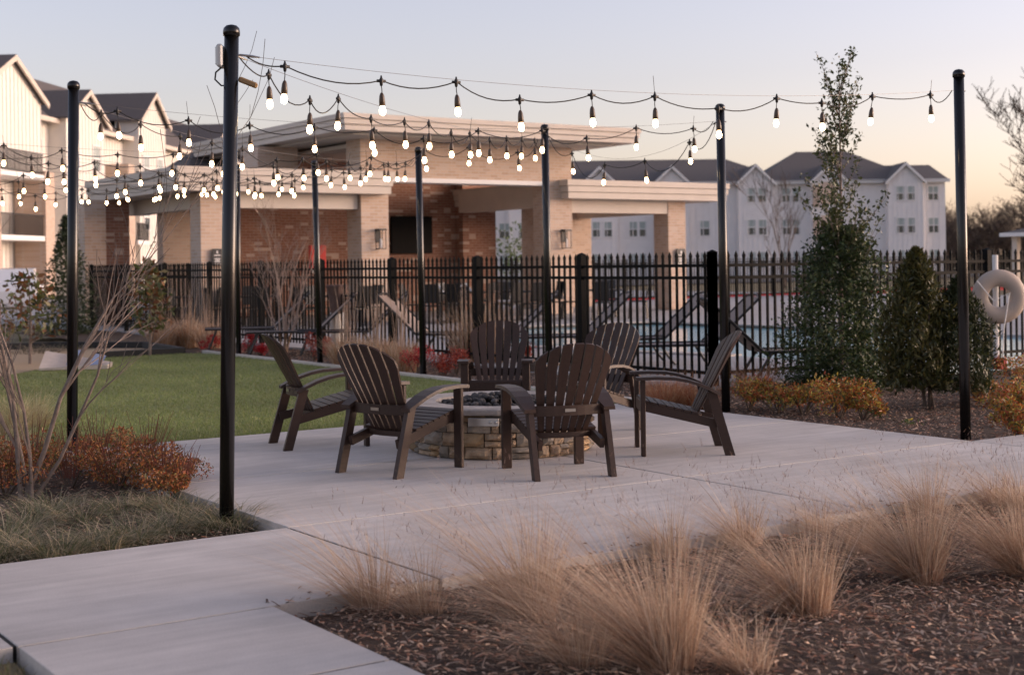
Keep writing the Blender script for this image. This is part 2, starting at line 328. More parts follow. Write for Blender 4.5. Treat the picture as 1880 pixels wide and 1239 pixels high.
#OBJECTS
# ------------------------------------------------------------------ buildings
def windows(par, frame, rects, blind=.5, lit=None):
    """rects (a0,a1,z0,z1) on a local plane; frame(a, o, z) -> world point; o is outwards."""
    for a0, a1, z0, z1 in rects:
        def bx(b, p0, p1, q0, q1, o0, o1):
            vs = [frame(a, o, z) for o in (o0, o1) for z in (q0, q1) for a in (p0, p1)]
            b.add(vs, [(0, 2, 3, 1), (4, 5, 7, 6), (0, 1, 5, 4), (2, 6, 7, 3), (0, 4, 6, 2), (1, 3, 7, 5)])
        w = .09; zm = (z0 + z1) / 2; f = MB()
        bx(f, a0 - w, a0, z0 - w, z1 + w, -.02, .06); bx(f, a1, a1 + w, z0 - w, z1 + w, -.02, .06)
        bx(f, a0, a1, z1, z1 + w, -.02, .06); bx(f, a0, a1, z0 - w, z0, -.02, .08); bx(f, a0, a1, zm - .04, zm + .04, -.02, .05)
        o = f.build('window', M_frame, par, world=True)
        p = MB(); bx(p, a0, a1, z0, zm - .04, -.01, .015); p.build('pane', M_glass, o, world=False) if False else None
        q = MB(); bx(q, a0, a1, z0, zm - .04, -.01, .015); q.build('pane', M_glass, o).v if False else None
        oo = q.build('pane', M_glass, None); oo.parent = o; Mi = par.matrix_basis.inverted()
        oo.data.transform(Mi)
        q2 = MB(); bx(q2, a0, a1, zm + .04, z1, -.01, .02); o2 = q2.build('pane', M_blind, None); o2.data.transform(Mi); o2.parent = o
def fbox(b, fr, a0, a1, o0, o1, z0, z1):
    vs = [fr(a, o, z) for z in (z0, z1) for o in (o0, o1) for a in (a0, a1)]
    return b.add(vs, [(0, 2, 3, 1), (4, 5, 7, 6), (0, 1, 5, 4), (2, 6, 7, 3), (0, 4, 6, 2), (1, 3, 7, 5)])
def gable(par, fr, a0, a1, o0, zb, ze, zp, mw, back=6.0, over=.35):
    """projecting bay with gabled roof: wall up to eave ze, peak zp"""
    am = (a0 + a1) / 2; w = MB()
    vs = [fr(a0, o0, zb), fr(a1, o0, zb), fr(a1, o0, ze), fr(am, o0, zp), fr(a0, o0, ze)] + [fr(a0, -.5, zb), fr(a1, -.5, zb), fr(a1, -.5, ze), fr(am, -.5, zp), fr(a0, -.5, ze)]
    w.add(vs, [(0, 1, 2, 3, 4), (9, 8, 7, 6, 5), (0, 4, 9, 5), (1, 6, 7, 2), (4, 3, 8, 9), (3, 2, 7, 8), (0, 5, 6, 1)]); wo = w.build('bay_wall', mw, par, world=True)
    bt = MB(); k = int((a1 - a0) / .42)
    for i in range(k + 1):
        a = a0 + (a1 - a0) * i / k; zt = ze + (zp - ze) * (1 - abs(a - am) / (a1 - a0) * 2); fbox(bt, fr, a - .025, a + .025, o0, o0 + .03, zb, zt - .1)
    tag(bt.build('battens', mw, par, world=True), kind='stuff')
    sl = (zp - ze) / (am - a0); rf = MB(); tr = MB()
    for sg, ae in ((-1, a0 - over), (1, a1 + over)):
        zed = zp - sl * abs(ae - am)
        vs = [fr(am, o0 + over, zp + .12), fr(ae, o0 + over, zed + .12), fr(ae, -back, zed + .12), fr(am, -back, zp + .12)]
        vs += [v - Vector((0, 0, .1)) for v in vs]
        rf.add(vs, [(0, 1, 2, 3), (7, 6, 5, 4), (0, 4, 5, 1), (1, 5, 6, 2), (2, 6, 7, 3), (3, 7, 4, 0)])
        vs = [fr(am, o0 + over + .02, zp + .1), fr(ae, o0 + over + .02, zed + .1), fr(ae, o0 + over + .02, zed - .18), fr(am, o0 + over + .02, zp - .18)]
        vs += [fr(am, o0 + over - .08, zp + .1), fr(ae, o0 + over - .08, zed + .1), fr(ae, o0 + over - .08, zed - .18), fr(am, o0 + over - .08, zp - .18)]
        tr.add(vs, [(0, 1, 2, 3), (7, 6, 5, 4), (0, 4, 5, 1), (1, 5, 6, 2), (2, 6, 7, 3)])
    rf.build('gable_roof', M_shing, par, world=True); tr.build('barge_board', M_frame if mw is M_white else M_trim, par, world=True)
def hip(par, fr, a0, a1, o0, o1, ze, zr, inset, name='roof', hl=True, hr=True):
    om = (o0 + o1) / 2; b = MB(); i0 = inset if hl else 0; i1 = inset if hr else 0
    vs = [fr(a0, o0, ze), fr(a1, o0, ze), fr(a1, o1, ze), fr(a0, o1, ze), fr(a0 + i0, om, zr), fr(a1 - i1, om, zr)]
    b.add(vs, [(0, 1, 5, 4), (1, 2, 5), (2, 3, 4, 5), (3, 0, 4), (3, 2, 1, 0)]); return b.build(name, M_shing, par, world=True)
# --- left apartment block (facade runs away from the camera, faces the pool)
AD = R(5.5); A0 = Vector((-25.4, 72.0)); ad_ = Vector((math.sin(AD), math.cos(AD))); an_ = Vector((math.cos(AD), -math.sin(AD)))
def frL(t, o, z): p = A0 + ad_ * (t - 72) + an_ * o; return cw(p.x, p.y, z)
bl = thing('apartment_building', 'cream three storey apartment block with steep shingled gables and balconies', 'building', frL(80, 0, 0))
fbox(MB(), frL, 55, 122, -11, 0, 0, 9.4).build('wall', M_cream, bl, world=True)
bt = MB(); t_ = 55.2
while t_ < 122: fbox(bt, frL, t_ - .03, t_ + .03, 0, .035, 0, 9.3); t_ += .45
tag(bt.build('battens', M_cream, bl, world=True), kind='stuff')
hip(bl, frL, 54, 123, .6, -11.6, 9.4, 13.2, 4)
gut = MB(); fbox(gut, frL, 54.5, 122.5, .5, .72, 9.25, 9.5); gut.build('gutter', M_trim, bl, world=True)
for a0, a1, zp, ze in ((66.5, 73.4, 11.9, 10.1), (76.6, 82.0, 11.3, 9.7), (87.6, 92.4, 12.4, 10.7), (102.3, 108.3, 11.9, 10.0), (114, 120, 11.9, 10.0)):
    gable(bl, frL, a0, a1, 1.0, 0 if a0 > 70 else 6.4, ze, zp, M_cream)
rz = [(.75, 2.1), (3.85, 5.35), (6.95, 8.35)]
windows(bl, frL, [(a, a + 1.5, z0, z1) for a in (74.2, 93.6, 96.5, 110.2) for z0, z1 in rz])
windows(bl, lambda a, o, z: frL(a, o + 1.0, z), [(a, a + .95, z0, z1) for a in (77.3, 80.3, 88.3, 90.8, 103.2, 106.2) for z0, z1 in rz])
for t0, t1 in ((84.0, 86.6), (99, 101)):                       # brick piers and stacked balconies
    fbox(MB(), frL, t0 + .2, t0 + 1.2, .1, 1.6, 0, 7.6).build('brick_pier', M_brick, bl, world=True)
def balcony(t0, t1, z):
    b = fbox(MB(), frL, t0, t1, .1, 1.7, z - .25, z).build('balcony', M_frame, bl, world=True)
    r_ = MB(); fbox(r_, frL, t0, t1, 1.62, 1.68, z + 1.0, z + 1.06)
    k = t0
    while k < t1: fbox(r_, frL, k, k + .03, 1.63, 1.67, z, z + 1.0); k += .16
    ro = r_.build('railing', M_dark, None); ro.data.transform(bl.matrix_basis.inverted()); ro.parent = b
for z in (3.1, 6.2):
    balcony(66.3, 72.2, z); balcony(85.4, 87.4, z); balcony(93, 93.2, z) if False else None
fbox(MB(), frL, 72.2, 73.3, .1, 1.75, 0, 6.4).build('brick_pier', M_brick, bl, world=True)
fbox(MB(), frL, 66.2, 67.2, .1, 1.75, 0, 6.4).build('brick_pier', M_brick, bl, world=True)
# --- far white apartment block facing the camera
DB = 133.0
def frR(s, o, z): return cw(s, DB - o, z)
def sx(px): return (px - 940) / FPX * DB
br_ = thing('apartment_building', 'white three storey apartment block with grey hip roof beyond the pool', 'building', frR(20, 0, 0))
fbox(MB(), frR, sx(820), sx(1737), -13, 0, 0, 8.55).build('wall', M_white, br_, world=True)
bt = MB(); t_ = sx(822)
while t_ < sx(1736): fbox(bt, frR, t_ - .035, t_ + .035, 0, .04, 0, 8.5); t_ += .6
tag(bt.build('battens', M_white, br_, world=True), kind='stuff')
fbox(MB(), frR, sx(815), sx(1743), .1, .55, 8.5, 8.8).build('gutter', M_frame, br_, world=True)
hip(br_, frR, sx(790), sx(1460), .6, -13.6, 8.7, 11.4, 5.5)
hip(br_, frR, sx(1385), sx(1690), .62, -13.7, 8.71, 12.0, 5.3)
hip(br_, frR, sx(1560), sx(1742), .58, -9, 8.69, 10.4, .5, hl=False)
for px in (968, 1101, 1233, 1386, 1520, 1659):
    gable(br_, frR, sx(px - 31), sx(px + 31), .9, 0, 8.75, 10.25, M_white, back=5)
fz = [(.75, 2.15), (3.8, 5.15), (6.85, 8.1)]
pairs = [sx(p) for p in (953, 976, 1087, 1110, 1157, 1174, 1224, 1242, 1371, 1391, 1438, 1456, 1512, 1530, 1643, 1662)]
onb = lambda p: any(abs(p - sx(q)) < 1.6 for q in (968, 1101, 1233, 1386, 1520, 1659))
windows(br_, lambda a, o, z: frR(a, o + .9, z), [(p, p + .68, z0, z1) for p in pairs if onb(p) and not (1500 < p / DB * FPX + 940 < 1540) for z0, z1 in fz])
windows(br_, frR, [(p, p + .68, z0, z1) for p in pairs if not onb(p) for z0, z1 in fz] + [(sx(p), sx(p) + .88, z0, z1) for p in (918, 1287, 1706) for z0, z1 in fz])
# balcony recess of the centre bay
for z in (0.2, 3.3, 6.4):
    fbox(MB(), frR, sx(1505), sx(1535), .9, .94, z + .1, z + 2.2).build('balcony_opening', mat('recess_wall', (.62, .48, .38), .8), br_, world=True)
    fbox(MB(), frR, sx(1490), sx(1502), .9, 1.1, z - .1, z + 1.9).build('brick_pier', M_brick, br_, world=True)
    fbox(MB(), frR, sx(1503), sx(1537), .95, 1.0, z + .9, z + 1.0).build('balcony_rail', M_dark, br_, world=True)
# --- pool pavilion (brick columns, flat roofs)
YP = 31.32
pv = thing('pool_pavilion', 'open brick pool pavilion with stepped flat cream roofs', 'pavilion', (20, YP, 0))
def pbox(name, m_, x0, x1, y0, y1, z0, z1, b=0): return MB().box(x0, x1, y0, y1, z0, z1, b).build(name, m_, pv, world=True)
def fascia(name, x0, x1, y0, y1, z0, z1):
    """flat roof edge in three stepped boards"""
    h = (z1 - z0) / 3; b = MB()
    for k in range(3): o = .035 * (2 - k); b.box(x0 + o, x1 - o, y0 + o, y1 - o, z0 + k * h + (.012 if k else 0), z0 + (k + 1) * h)
    return b.build(name, M_trim, pv, world=True)
for x0, x1 in ((16.88, 17.66), (22.66, 23.44)): pbox('column', M_brick, x0, x1, YP, YP + .75, 0, 4.62)
for x0, x1 in ((12.7, 13.35), (27.0, 27.66)): pbox('column', M_brick, x0, x1, YP + .1, YP + .75, 0, 3.15)
for x0, y0 in ((25.2, 35.6), (26.9, 36.0)): pbox('column', M_brick, x0, x0 + .8, y0, y0 + .7, 0, 3.1)
pbox('brick_band', M_brick, 17.66, 22.66, YP + .05, YP + .6, 3.62, 4.62); pbox('lintel', M_frame, 17.66, 22.66, YP, YP + .64, 3.5, 3.615)
c0 = onY(631, 214, 29.9)
fascia('main_roof', c0.x, c0.x + 9.1, 29.9, 39.5, 4.62, 5.02)
pbox('soffit', M_soff, c0.x + .5, c0.x + 8.6, 30.4, 39, 4.56, 4.615)
pbox('roof_pier', M_brick, 15.55, 16.7, 34.5, 35.6, 3.6, 4.56)
fascia('canopy_roof', 11.95, 17.62, 30.9, 37.6, 3.17, 3.72)
fascia('canopy_roof', 23.0, 28.95, 30.9, 37.2, 3.15, 3.66)
pbox('beam', M_trim, 13.4, 16.85, YP + .12, YP + .5, 2.8, 3.165); pbox('beam', M_trim, 23.45, 27.0, YP + .12, YP + .5, 2.78, 3.145)
pbox('beam', M_trim, 12.85, 13.25, YP + .76, 37.0, 2.8, 3.16); pbox('beam', M_trim, 27.15, 27.55, YP + .76, 36.5, 2.8, 3.14)
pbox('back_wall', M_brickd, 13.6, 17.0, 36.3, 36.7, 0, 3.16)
pbox('side_wall', M_brick, 13.2, 15.0, 35.2, 35.6, 0, 3.1)
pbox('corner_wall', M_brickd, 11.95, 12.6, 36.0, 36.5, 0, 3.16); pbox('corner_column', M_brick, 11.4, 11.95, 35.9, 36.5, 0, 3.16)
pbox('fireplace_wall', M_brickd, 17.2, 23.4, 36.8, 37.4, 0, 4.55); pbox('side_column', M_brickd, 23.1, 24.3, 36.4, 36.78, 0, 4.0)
pbox('ceiling', M_soff, 17.0, 23.4, YP + .6, 36.9, 4.4, 4.5); pbox('inner_beam', M_trim, 22.9, 23.3, 32.2, 36.3, 2.95, 3.6)
hip(pv, lambda a, o, z: Vector((a, o, z)), 14.6, 17.8, 37.7, 42, 3.7, 4.9, 1.4, 'shingle_roof')
tv = MB(); p0 = onY(716, 397, 36.7); p1 = onY(791, 397, 36.7); p2 = onY(716, 466, 36.7)
tag(MB().box(p0.x, p1.x, 36.62, 36.7, p2.z, p0.z, .01).build('television', M_tv), 'black flat television on the pavilion brick wall', 'television')
def lantern(x, z):
    t = thing('wall_lantern', 'black framed glass lantern on a brick pavilion column', 'lantern', (x, YP, z), 0, 'wall lanterns on the pavilion')
    MB().box(-.06, .06, -.03, -.002, -.1, .25).build('back_plate', M_dark, t)
    f_ = MB()
    for a in (-.09, .09):
        for b in (-.24, -.06): f_.box(a - .008, a + .008, b - .008, b + .008, -.25, .2)
    f_.box(-.11, .11, -.26, -.04, .2, .24).box(-.1, .1, -.25, -.05, -.27, -.25); f_.build('frame', M_dark, t)
    MB().lathe([(.03, -.24), (.035, -.05), (.01, 0)], 8, (0, -.15, 0)).build('candle', M_wht, t)
for px in (694, 1034): q = onY(px, 438, YP); lantern(q.x, q.z)
def sign(px0, px1, py0, py1, label):
    a = onY(px0, py0, YP + .05); b = onY(px1, py1, YP + .05); t = thing('pool_sign', label, 'sign', (a.x, YP + .05, b.z)); w = b.x - a.x; h = a.z - b.z
    MB().box(0, w, -.03, 0, 0, h, .008).build('panel', mat('sign_black', (.02, .02, .022), .5), t)
    e = MB(); e.add([(w * (.5 + .1 * math.sin(k * 2 * PI / 8) * (1 if k % 2 else .6)), -.034, h * (.8 + .1 * math.cos(k * 2 * PI / 8))) for k in range(8)], [tuple(range(8))])
    e.build('emblem', M_wht, t)
    l = MB()
    for zz, ww in ((.62, .3), (.42, .26), (.33, .22), (.24, .26), (.1, .34)): l.box(w * (.5 - ww), w * (.5 + ww), -.034, -.031, h * zz - h * .025, h * zz + h * .025)
    l.build('lettering', M_wht, t)
sign(388, 408, 457, 488, 'black notice with white emblem on the left canopy column'); sign(1241, 1258, 457, 487, 'black notice with white emblem on the right canopy column')
a = onY(566, 457, 36.2); t = thing('red_cabinet', 'bright red safety box on the brick wall under the canopy', 'box', a)
MB().box(0, .5, -.12, 0, -.55, .1, .02).build('body', mat('red_box', (.75, .06, .05), .5), t); MB().box(.05, .45, -.14, -.121, -.68, -.56).build('white_strip', M_wht, t)
# ------------------------------------------------------------------ fences
def fence(name, label, a, b, n, far=False, zb=0.0, hgt=1.5):
    t = thing(name, label, 'fence', a); a = Vector(a); d = (Vector(b) - a); L = d.length; d.normalize(); ang = math.atan2(d.y, d.x)
    t.rotation_euler = (0, 0, ang); t.matrix_basis = Matrix.Translation(a) @ Matrix.Rotation(ang, 4, 'Z'); pl = L / n; W_ = .085
    pm = MB().box(-W_ / 2, W_ / 2, -W_ / 2, W_ / 2, -.15, hgt - .01).add([(-.048, -.048, hgt - .01), (.048, -.048, hgt - .01), (.048, .048, hgt - .01), (-.048, .048, hgt - .01), (0, 0, hgt + .02)], [(0, 1, 4), (1, 2, 4), (2, 3, 4), (3, 0, 4), (3, 2, 1, 0)])
    proto = None
    for i in range(n + 1):
        if proto is None: proto = pm.build('post', M_fence, t); o = proto
        else: o = proto.copy(); C.objects.link(o)
        o.location = (i * pl, 0, 0)
    rp = {}
    for i in range(n):
        for z in (hgt - .16, hgt - .30, .12):
            o = rp.get('r')
            if o is None: o = MB().box(W_ / 2, pl - W_ / 2, -.02, .02, -.018, .018).build('rail', M_fence, t); rp['r'] = o
            else: o = o.copy(); C.objects.link(o)
            o.location = (i * pl, 0, z)
    w = .012; pk = MB().box(-w, w, -w, w, .05, hgt - .07).add([(-w, -w, hgt - .07), (w, -w, hgt - .07), (w, w, hgt - .07), (-w, w, hgt - .07), (-.016, -.016, hgt - .05), (.016, -.016, hgt - .05), (.016, .016, hgt - .05), (-.016, .016, hgt - .05), (0, 0, hgt + .01)],
        [(0, 1, 5, 4), (1, 2, 6, 5), (2, 3, 7, 6), (3, 0, 4, 7), (4, 5, 8), (5, 6, 8), (6, 7, 8), (7, 4, 8)])
    if far:
        m_ = MB()
        for i in range(n):
            for k in range(1, 20): m_.add([(x + i * pl + pl * k / 20, y, z) for x, y, z in pk.v], pk.f)
        tag(m_.build('pickets', M_fence, t), kind='stuff')
    else:
        p0_ = None
        for i in range(n):
            for k in range(1, 20):
                if p0_ is None: p0_ = pk.build('picket', M_fence, t); o = p0_
                else: o = p0_.copy(); C.objects.link(o)
                o.location = (i * pl + pl * k / 20, 0, 0)
    return t
FC = (10.92, 11.96, 0)
fence('pool_fence', 'black metal picket fence between planting bed and loungers', FC, (10.92, 11.96 + 2.44 * 9, 0), 9)
fence('pool_fence', 'black metal picket fence behind the tall evergreen and conifer', FC, (10.92 + 2.44 * 4, 11.96, 0), 4)
fence('pool_fence', 'distant black picket fence on the far side of the pool', (27, 39.5, 0), (27 + 2.44 * 14, 39.5, 0), 14, far=True)
fence('pool_fence', 'black picket fence end closing the bed beside the courtyard', (10.92, 11.96 + 2.44 * 9, 0), (10.92 + 4.88, 11.96 + 2.44 * 9, 0), 2, far=True)
# ------------------------------------------------------------------ light poles
def pole(name, label, base, top, box=False, group=None):
    base = Vector(base); top = Vector(top); t = thing(name, label, 'pole', base, 0, group); d = top - base; r_ = .041
    MB().tube([(0, 0, -.15), d * .5, d - Vector((0, 0, .03))], r_, 20).build('shaft', M_black, t, True)
    c = d; MB().lathe([(.047, -.035), (.048, -.01), (.044, .008), (.03, .022), (.008, .028)], 20, c).build('cap', M_black, t, True)
    MB().tube([d - Vector((0, 0, .14)) + Vector((-.03, 0, 0)), d - Vector((0, 0, .14)) + Vector((.075, 0, 0))], .006, 6).build('eye_bolt', M_steel, t)
    if box:
        rt = Vector(r0); q = d - Vector((0, 0, .15)) - rt * .062
        b = MB().box(-.018, .018, -.05, .05, -.065, .065, .01); ang = math.atan2(r0.y, r0.x); b.xf(Matrix.Translation(q) @ Matrix.Rotation(ang, 4, 'Z')); bo = b.build('junction_box', M_plas, t)
        b = MB().box(-.006, .006, -.035, .035, -.05, .05, .004); b.xf(Matrix.Translation(q - rt * .021) @ Matrix.Rotation(ang, 4, 'Z')); b.build('box_cover', M_steel, bo)
        MB().tube([q + Vector((0, 0, -.065)), q - rt * .03 + Vector((0, 0, -.09)), q - rt * .035 + Vector((0, 0, -.13)), q + rt * .0 + Vector((0, 0, -.165)), q + rt * .04 + Vector((0, 0, -.165))], .005, 6).build('box_cable', M_cord, t, True)
        q = d - Vector((0, 0, .3)) + rt * .09
        b = MB().box(-.055, .055, -.02, .02, -.016, .016, .008); b.xf(Matrix.Translation(q) @ Matrix.Rotation(ang, 4, 'Z') @ Matrix.Rotation(R(22), 4, 'Y')); b.build('timer_plug', mat('amber_plastic', (.22, .13, .05), .3), t)
    return d + base
def ptop(bpx, tpx, z=0): b = g(*bpx, z); dd = (b.x * fw.x + b.y * fw.y); tp = atd(*tpx, dd); return b, tp
PT = {}
gl = 'light poles along the pool fence bed'
b, tp = ptop((415, 943), (425, 55)); PT['L1'] = pole('light_pole', 'tall black pole carrying a junction box beside the front bed kerb', b, tp, True)
b, tp = ptop((132, 826), (135, 155)); PT['L2'] = pole('light_pole', 'black pole at the turf corner among bare branches', b, tp)
b, tp = ptop((1773, 797), (1760, 134)); PT['R1'] = pole('light_pole', 'black pole standing in front of the olive conifer', b, tp)
PD = {'L1': 'the junction box pole', 'L2': 'the turf corner pole', 'R1': 'the pole before the conifer', 'R2': 'the pole at the fence corner', 'R3': 'the pole behind chairs', 'R4': 'the pole beside the crimson shrub', 'R5': 'the pedestal side pole', 'R6': 'the farthest bed pole', 'L3': 'the lawn side pole', 'L4': 'the second lawn side pole', 'L5': 'the last lawn side pole'}
for k, bp, tp_, lb in (('R2', (1333, 750), (1322, 196), 'slim black pole standing by the fence corner behind the profile chair'), ('R4', (777, 690), (768, 274), 'slim black pole in the bed right beside a crimson shrub'), ('R5', (588, 668), (577, 298), 'slim black pole in the bed near the white covered pedestal'), ('R6', (438, 652), (436, 310), 'slim black pole at the far end of the fence bed between crimson shrubs')):
    b, tp = ptop(bp, tp_); PT[k] = pole('light_pole', lb, b, tp, group=gl)
b = onX(1009, 700, 9.18); b.z = 0; PT['R3'] = pole('light_pole', 'slim black pole rising behind the chair that faces out of the pit', b, atd(1000, 233, b.x * fw.x + b.y * fw.y), group=gl)
for k, y in (('L3', 14.45), ('L4', 17.9), ('L5', 21.3)):
    PT[k] = pole('light_pole', 'black string light pole at the far left side of the lawn', (3.35, y, -.05), (3.4, y, 2.8), group='light poles left of the lawn')
# ------------------------------------------------------------------ string lights
CONN = MB().lathe([(.004, -.035), (.009, -.03), (.012, -.008), (.013, .006), (.007, .016), (.004, .03)], 8).box(-.028, .028, -.007, .007, -.012, .004)
SOCK = MB().lathe([(.004, .075), (.009, .07), (.015, .055), (.018, .03), (.019, 0), (.016, -.004)], 10)
BULB = MB().lathe([(.012, .0), (.0145, -.012), (.0195, -.03), (.0195, -.041), (.0155, -.054), (.007, -.061), (.001, -.063)], 12)
def cached(store, key, mk, par):
    if key not in store: o = mk(); store[key] = o.data; o.parent = par; return o
    o = bpy.data.objects.new(key.split(':')[0], store[key]); C.objects.link(o); o.parent = par; return o
SH = {}
def string(ka, kb, sag, n, seed, za=-.14, zb=-.14, slack=1.0):
    q = random.Random(seed); A = PT[ka] + Vector((0, 0, za)); B = PT[kb] + Vector((0, 0, zb)); D = B - A; u = D.normalized(); A = A + u * .05; B = B - u * .05; D = B - A
    t = thing('string_light', 'bulb strand from %s to %s' % (PD[ka], PD[kb]), 'string lights', A, 0, 'string lights over the patio and lawn')
    wp = lambda f: A + D * f - Vector((0, 0, 4 * sag * f * (1 - f)))
    MB().tube([wp(i / 24) - A for i in range(25)], .0016, 4).build('support_wire', M_wire, t)
    MB().tube([wp(0) - A, wp(.012) - A, wp(.02) - A], [.006, .008, .004], 6).build('turnbuckle', M_steel, t)
    pts = []; fr = [(i + .6 + q.uniform(-.12, .12)) / (n + .2) for i in range(n)]
    nodes = [wp(f) - Vector((0, 0, q.choice((.012, .015, .02, .03, .05, .09)) * slack)) for f in fr]
    path = [wp(.005)]; seq = [wp(.005)] + nodes + [wp(.995)]
    for a, b in zip(seq, seq[1:]):
        dz = q.uniform(.02, .085) * slack; sw = q.uniform(-.02, .02)
        for k in range(1, 9): f = k / 8; p = a.lerp(b, f); p.z -= 4 * dz * f * (1 - f); p += Vector((u.y, -u.x, 0)) * sw * math.sin(f * PI); path.append(p)
    MB().tube([p - A for p in path], .0042, 5).build('cord', M_cord, t, True)
    for p in nodes:
        tl = R(q.uniform(-7, 7)); tl2 = R(q.uniform(-7, 7)); rz_ = math.atan2(u.y, u.x); L_ = q.uniform(.045, .07)
        c = cached(SH, 'connector', lambda: CONN.build('connector', M_cord, None, True), t); c.location = p - A; c.rotation_euler = (0, 0, rz_)
        dn = Vector((math.sin(tl), math.sin(tl2), -1)).normalized(); e = p - A + dn * (.035 + L_)
        MB().tube([p - A + Vector((0, 0, -.03)), (p - A).lerp(e, .6) + Vector((q.uniform(-.004, .004), 0, 0)), e], .003, 5).build('drop_cord', M_cord, t)
        s_ = cached(SH, 'socket', lambda: SOCK.build('socket', M_sock, None, True), t); s_.location = e - Vector((0, 0, .06)); s_.rotation_euler = (tl2 * .8, -tl * .8, 0)
        bu = cached(SH, 'bulb', lambda: BULB.build('bulb', M_bulb, None, True), s_); bu.location = (0, 0, 0)
        if q.random() < .22:
            MB().tube([p - A, p - A + Vector((q.uniform(-.03, .03), q.uniform(-.03, .03), q.uniform(.1, .17)))], .0018, 4).build('zip_tie', M_cord, t)
string('L1', 'R1', .12, 11, 1); string('L1', 'R3', .1, 12, 2, slack=1.2)
string('L2', 'R2', .13, 11, 3); string('L2', 'R4', .16, 12, 4, slack=1.5)
string('L3', 'R3', .14, 11, 5, slack=1.3); string('L3', 'R5', .16, 12, 6)
string('L4', 'R4', .14, 11, 7, slack=1.5); string('L4', 'R6', .16, 12, 8)
string('L5', 'R5', .14, 11, 9, slack=1.4); string('L5', 'R6', .16, 11, 10); string('L3', 'R4', .2, 11, 13)
string('R2', 'R3', .3, 4, 12, slack=2.4, zb=-.1)
# ------------------------------------------------------------------ adirondack chairs
BA = math.atan2(.35, .636)                                        # backrest lean
def make_chair(label):
    t = thing('adirondack_chair', label, 'chair')
    for s in (-1, 1):
        y = s * .262
        MB().box(.293, .327, y - .034, y + .034, 0, .545, .005).build('front_leg', M_poly, t)
        b = MB(); zz = [(-.345, 0), (-.275, 0), (-.145, .455), (-.215, .455)]
        b.add([(x, y - .018, z) for x, z in zz] + [(x, y + .018, z) for x, z in zz], [(3, 2, 1, 0), (4, 5, 6, 7)] + [(i, (i + 1) % 4, 4 + (i + 1) % 4, 4 + i) for i in range(4)]); b.build('rear_leg', M_poly, t)
        yi = s * .214
        MB().bar((.31, yi, .352), (-.26, yi, .212), .03, .062).build('side_rail', M_poly, t)
        prof = [(.36, .556), (.22, .561), (.09, .556), (0, .54), (-.09, .512), (-.17, .476), (-.245, .438)]; wd_ = [.05, .056, .06, .062, .06, .054, .042]
        b = MB(); k = len(prof)
        vs = []
        for (x, z), w in zip(prof, wd_): vs += [(x, y + s * .012 - w, z - .011), (x, y + s * .012 + w, z - .011), (x, y + s * .012 + w - .004, z + .011), (x, y + s * .012 - w + .004, z + .011)]
        fs = [(i * 4 + j, (i + 1) * 4 + j, (i + 1) * 4 + (j + 1) % 4, i * 4 + (j + 1) % 4) for i in range(k - 1) for j in range(4)] + [(0, 1, 2, 3), ((k - 1) * 4 + 3, (k - 1) * 4 + 2, (k - 1) * 4 + 1, (k - 1) * 4)]
        b.add(vs, fs).build('arm', M_poly, t)
    MB().box(.288, .318, -.225, .225, .30, .388, .005).build('front_board', M_poly, t)
    dx, dz = -.57, -.14; L_ = math.hypot(dx, dz); ux, uz = dx / L_, dz / L_
    for k in range(7):
        c0_ = .012 + k * .061; a = Vector((.325 + ux * c0_, 0, .396 + uz * c0_)); e = Vector((.325 + ux * (c0_ + .053), 0, .396 + uz * (c0_ + .053)))
        b = MB().box(-.0265, .0265, -.235, .235, -.009, .009, .003); mm = (a + e) / 2; b.xf(Matrix.Translation(mm) @ Matrix.Rotation(-math.atan2(-uz, -ux), 4, 'Y')); b.build('seat_slat', M_poly, t)
    Lb = .726; M_ = Matrix.Translation((-.08, 0, .244)) @ Matrix.Rotation(-BA, 4, 'Y')
    for k in range(7):
        f0 = (k - 3.5) / 3.5; f1 = (k - 2.5) / 3.5; g_ = .0068
        def edge(f, h): half = .17 + (.265 - .17) * min(1, h / .52); return f * half
        def toph(f): return Lb - .15 * abs(f) ** 2.4
        hs_ = [0, .2, .42, .52]; vl = []; vr = []
        for h in hs_: vl.append((edge(f0, h) + g_, h)); vr.append((edge(f1, h) - g_, h))
        tp = [(edge(f, 9) + (g_ if i == 0 else -g_ if i == 3 else 0), toph(f)) for i, f in enumerate((f0, f0 + (f1 - f0) / 3, f0 + (f1 - f0) * 2 / 3, f1))]
        poly = vl + tp + vr[::-1]; cv = lambda y: .05 * (y / .265) ** 2
        b = MB(); n_ = len(poly); b.add([(cv(y), y, h) for y, h in poly] + [(cv(y) - .014, y, h) for y, h in poly], [tuple(range(n_)), tuple(range(2 * n_ - 1, n_ - 1, -1))] + [(i, n_ + i, n_ + (i + 1) % n_, (i + 1) % n_) for i in range(n_)])
        b.xf(M_).build('back_slat', M_poly, t)
    def curved(zc, h, ys, x0, bow, th, nm):
        b = MB(); vs = []; k = 11
        for i in range(k): y = -ys + 2 * ys * i / (k - 1); x = x0 - bow * (1 - (y / ys) ** 2); vs += [(x, y, zc - h / 2), (x - th, y, zc - h / 2), (x - th, y, zc + h / 2), (x, y, zc + h / 2)]
        b.add(vs, [(i * 4 + j, i * 4 + (j + 1) % 4, (i + 1) * 4 + (j + 1) % 4, (i + 1) * 4 + j) for i in range(k - 1) for j in range(4)] + [(3, 2, 1, 0), tuple((k - 1) * 4 + j for j in range(4))]); return b.build(nm, M_poly, t)
    rl = curved(.432, .066, .262, -.165, .055, .022, 'back_rail'); curved(.262, .035, .2, -.07, .045, .024, 'lower_rail')
    MB().box(-.2475, -.2445, -.036, .036, .425, .445).build('name_plate', M_steel, rl)
    return t
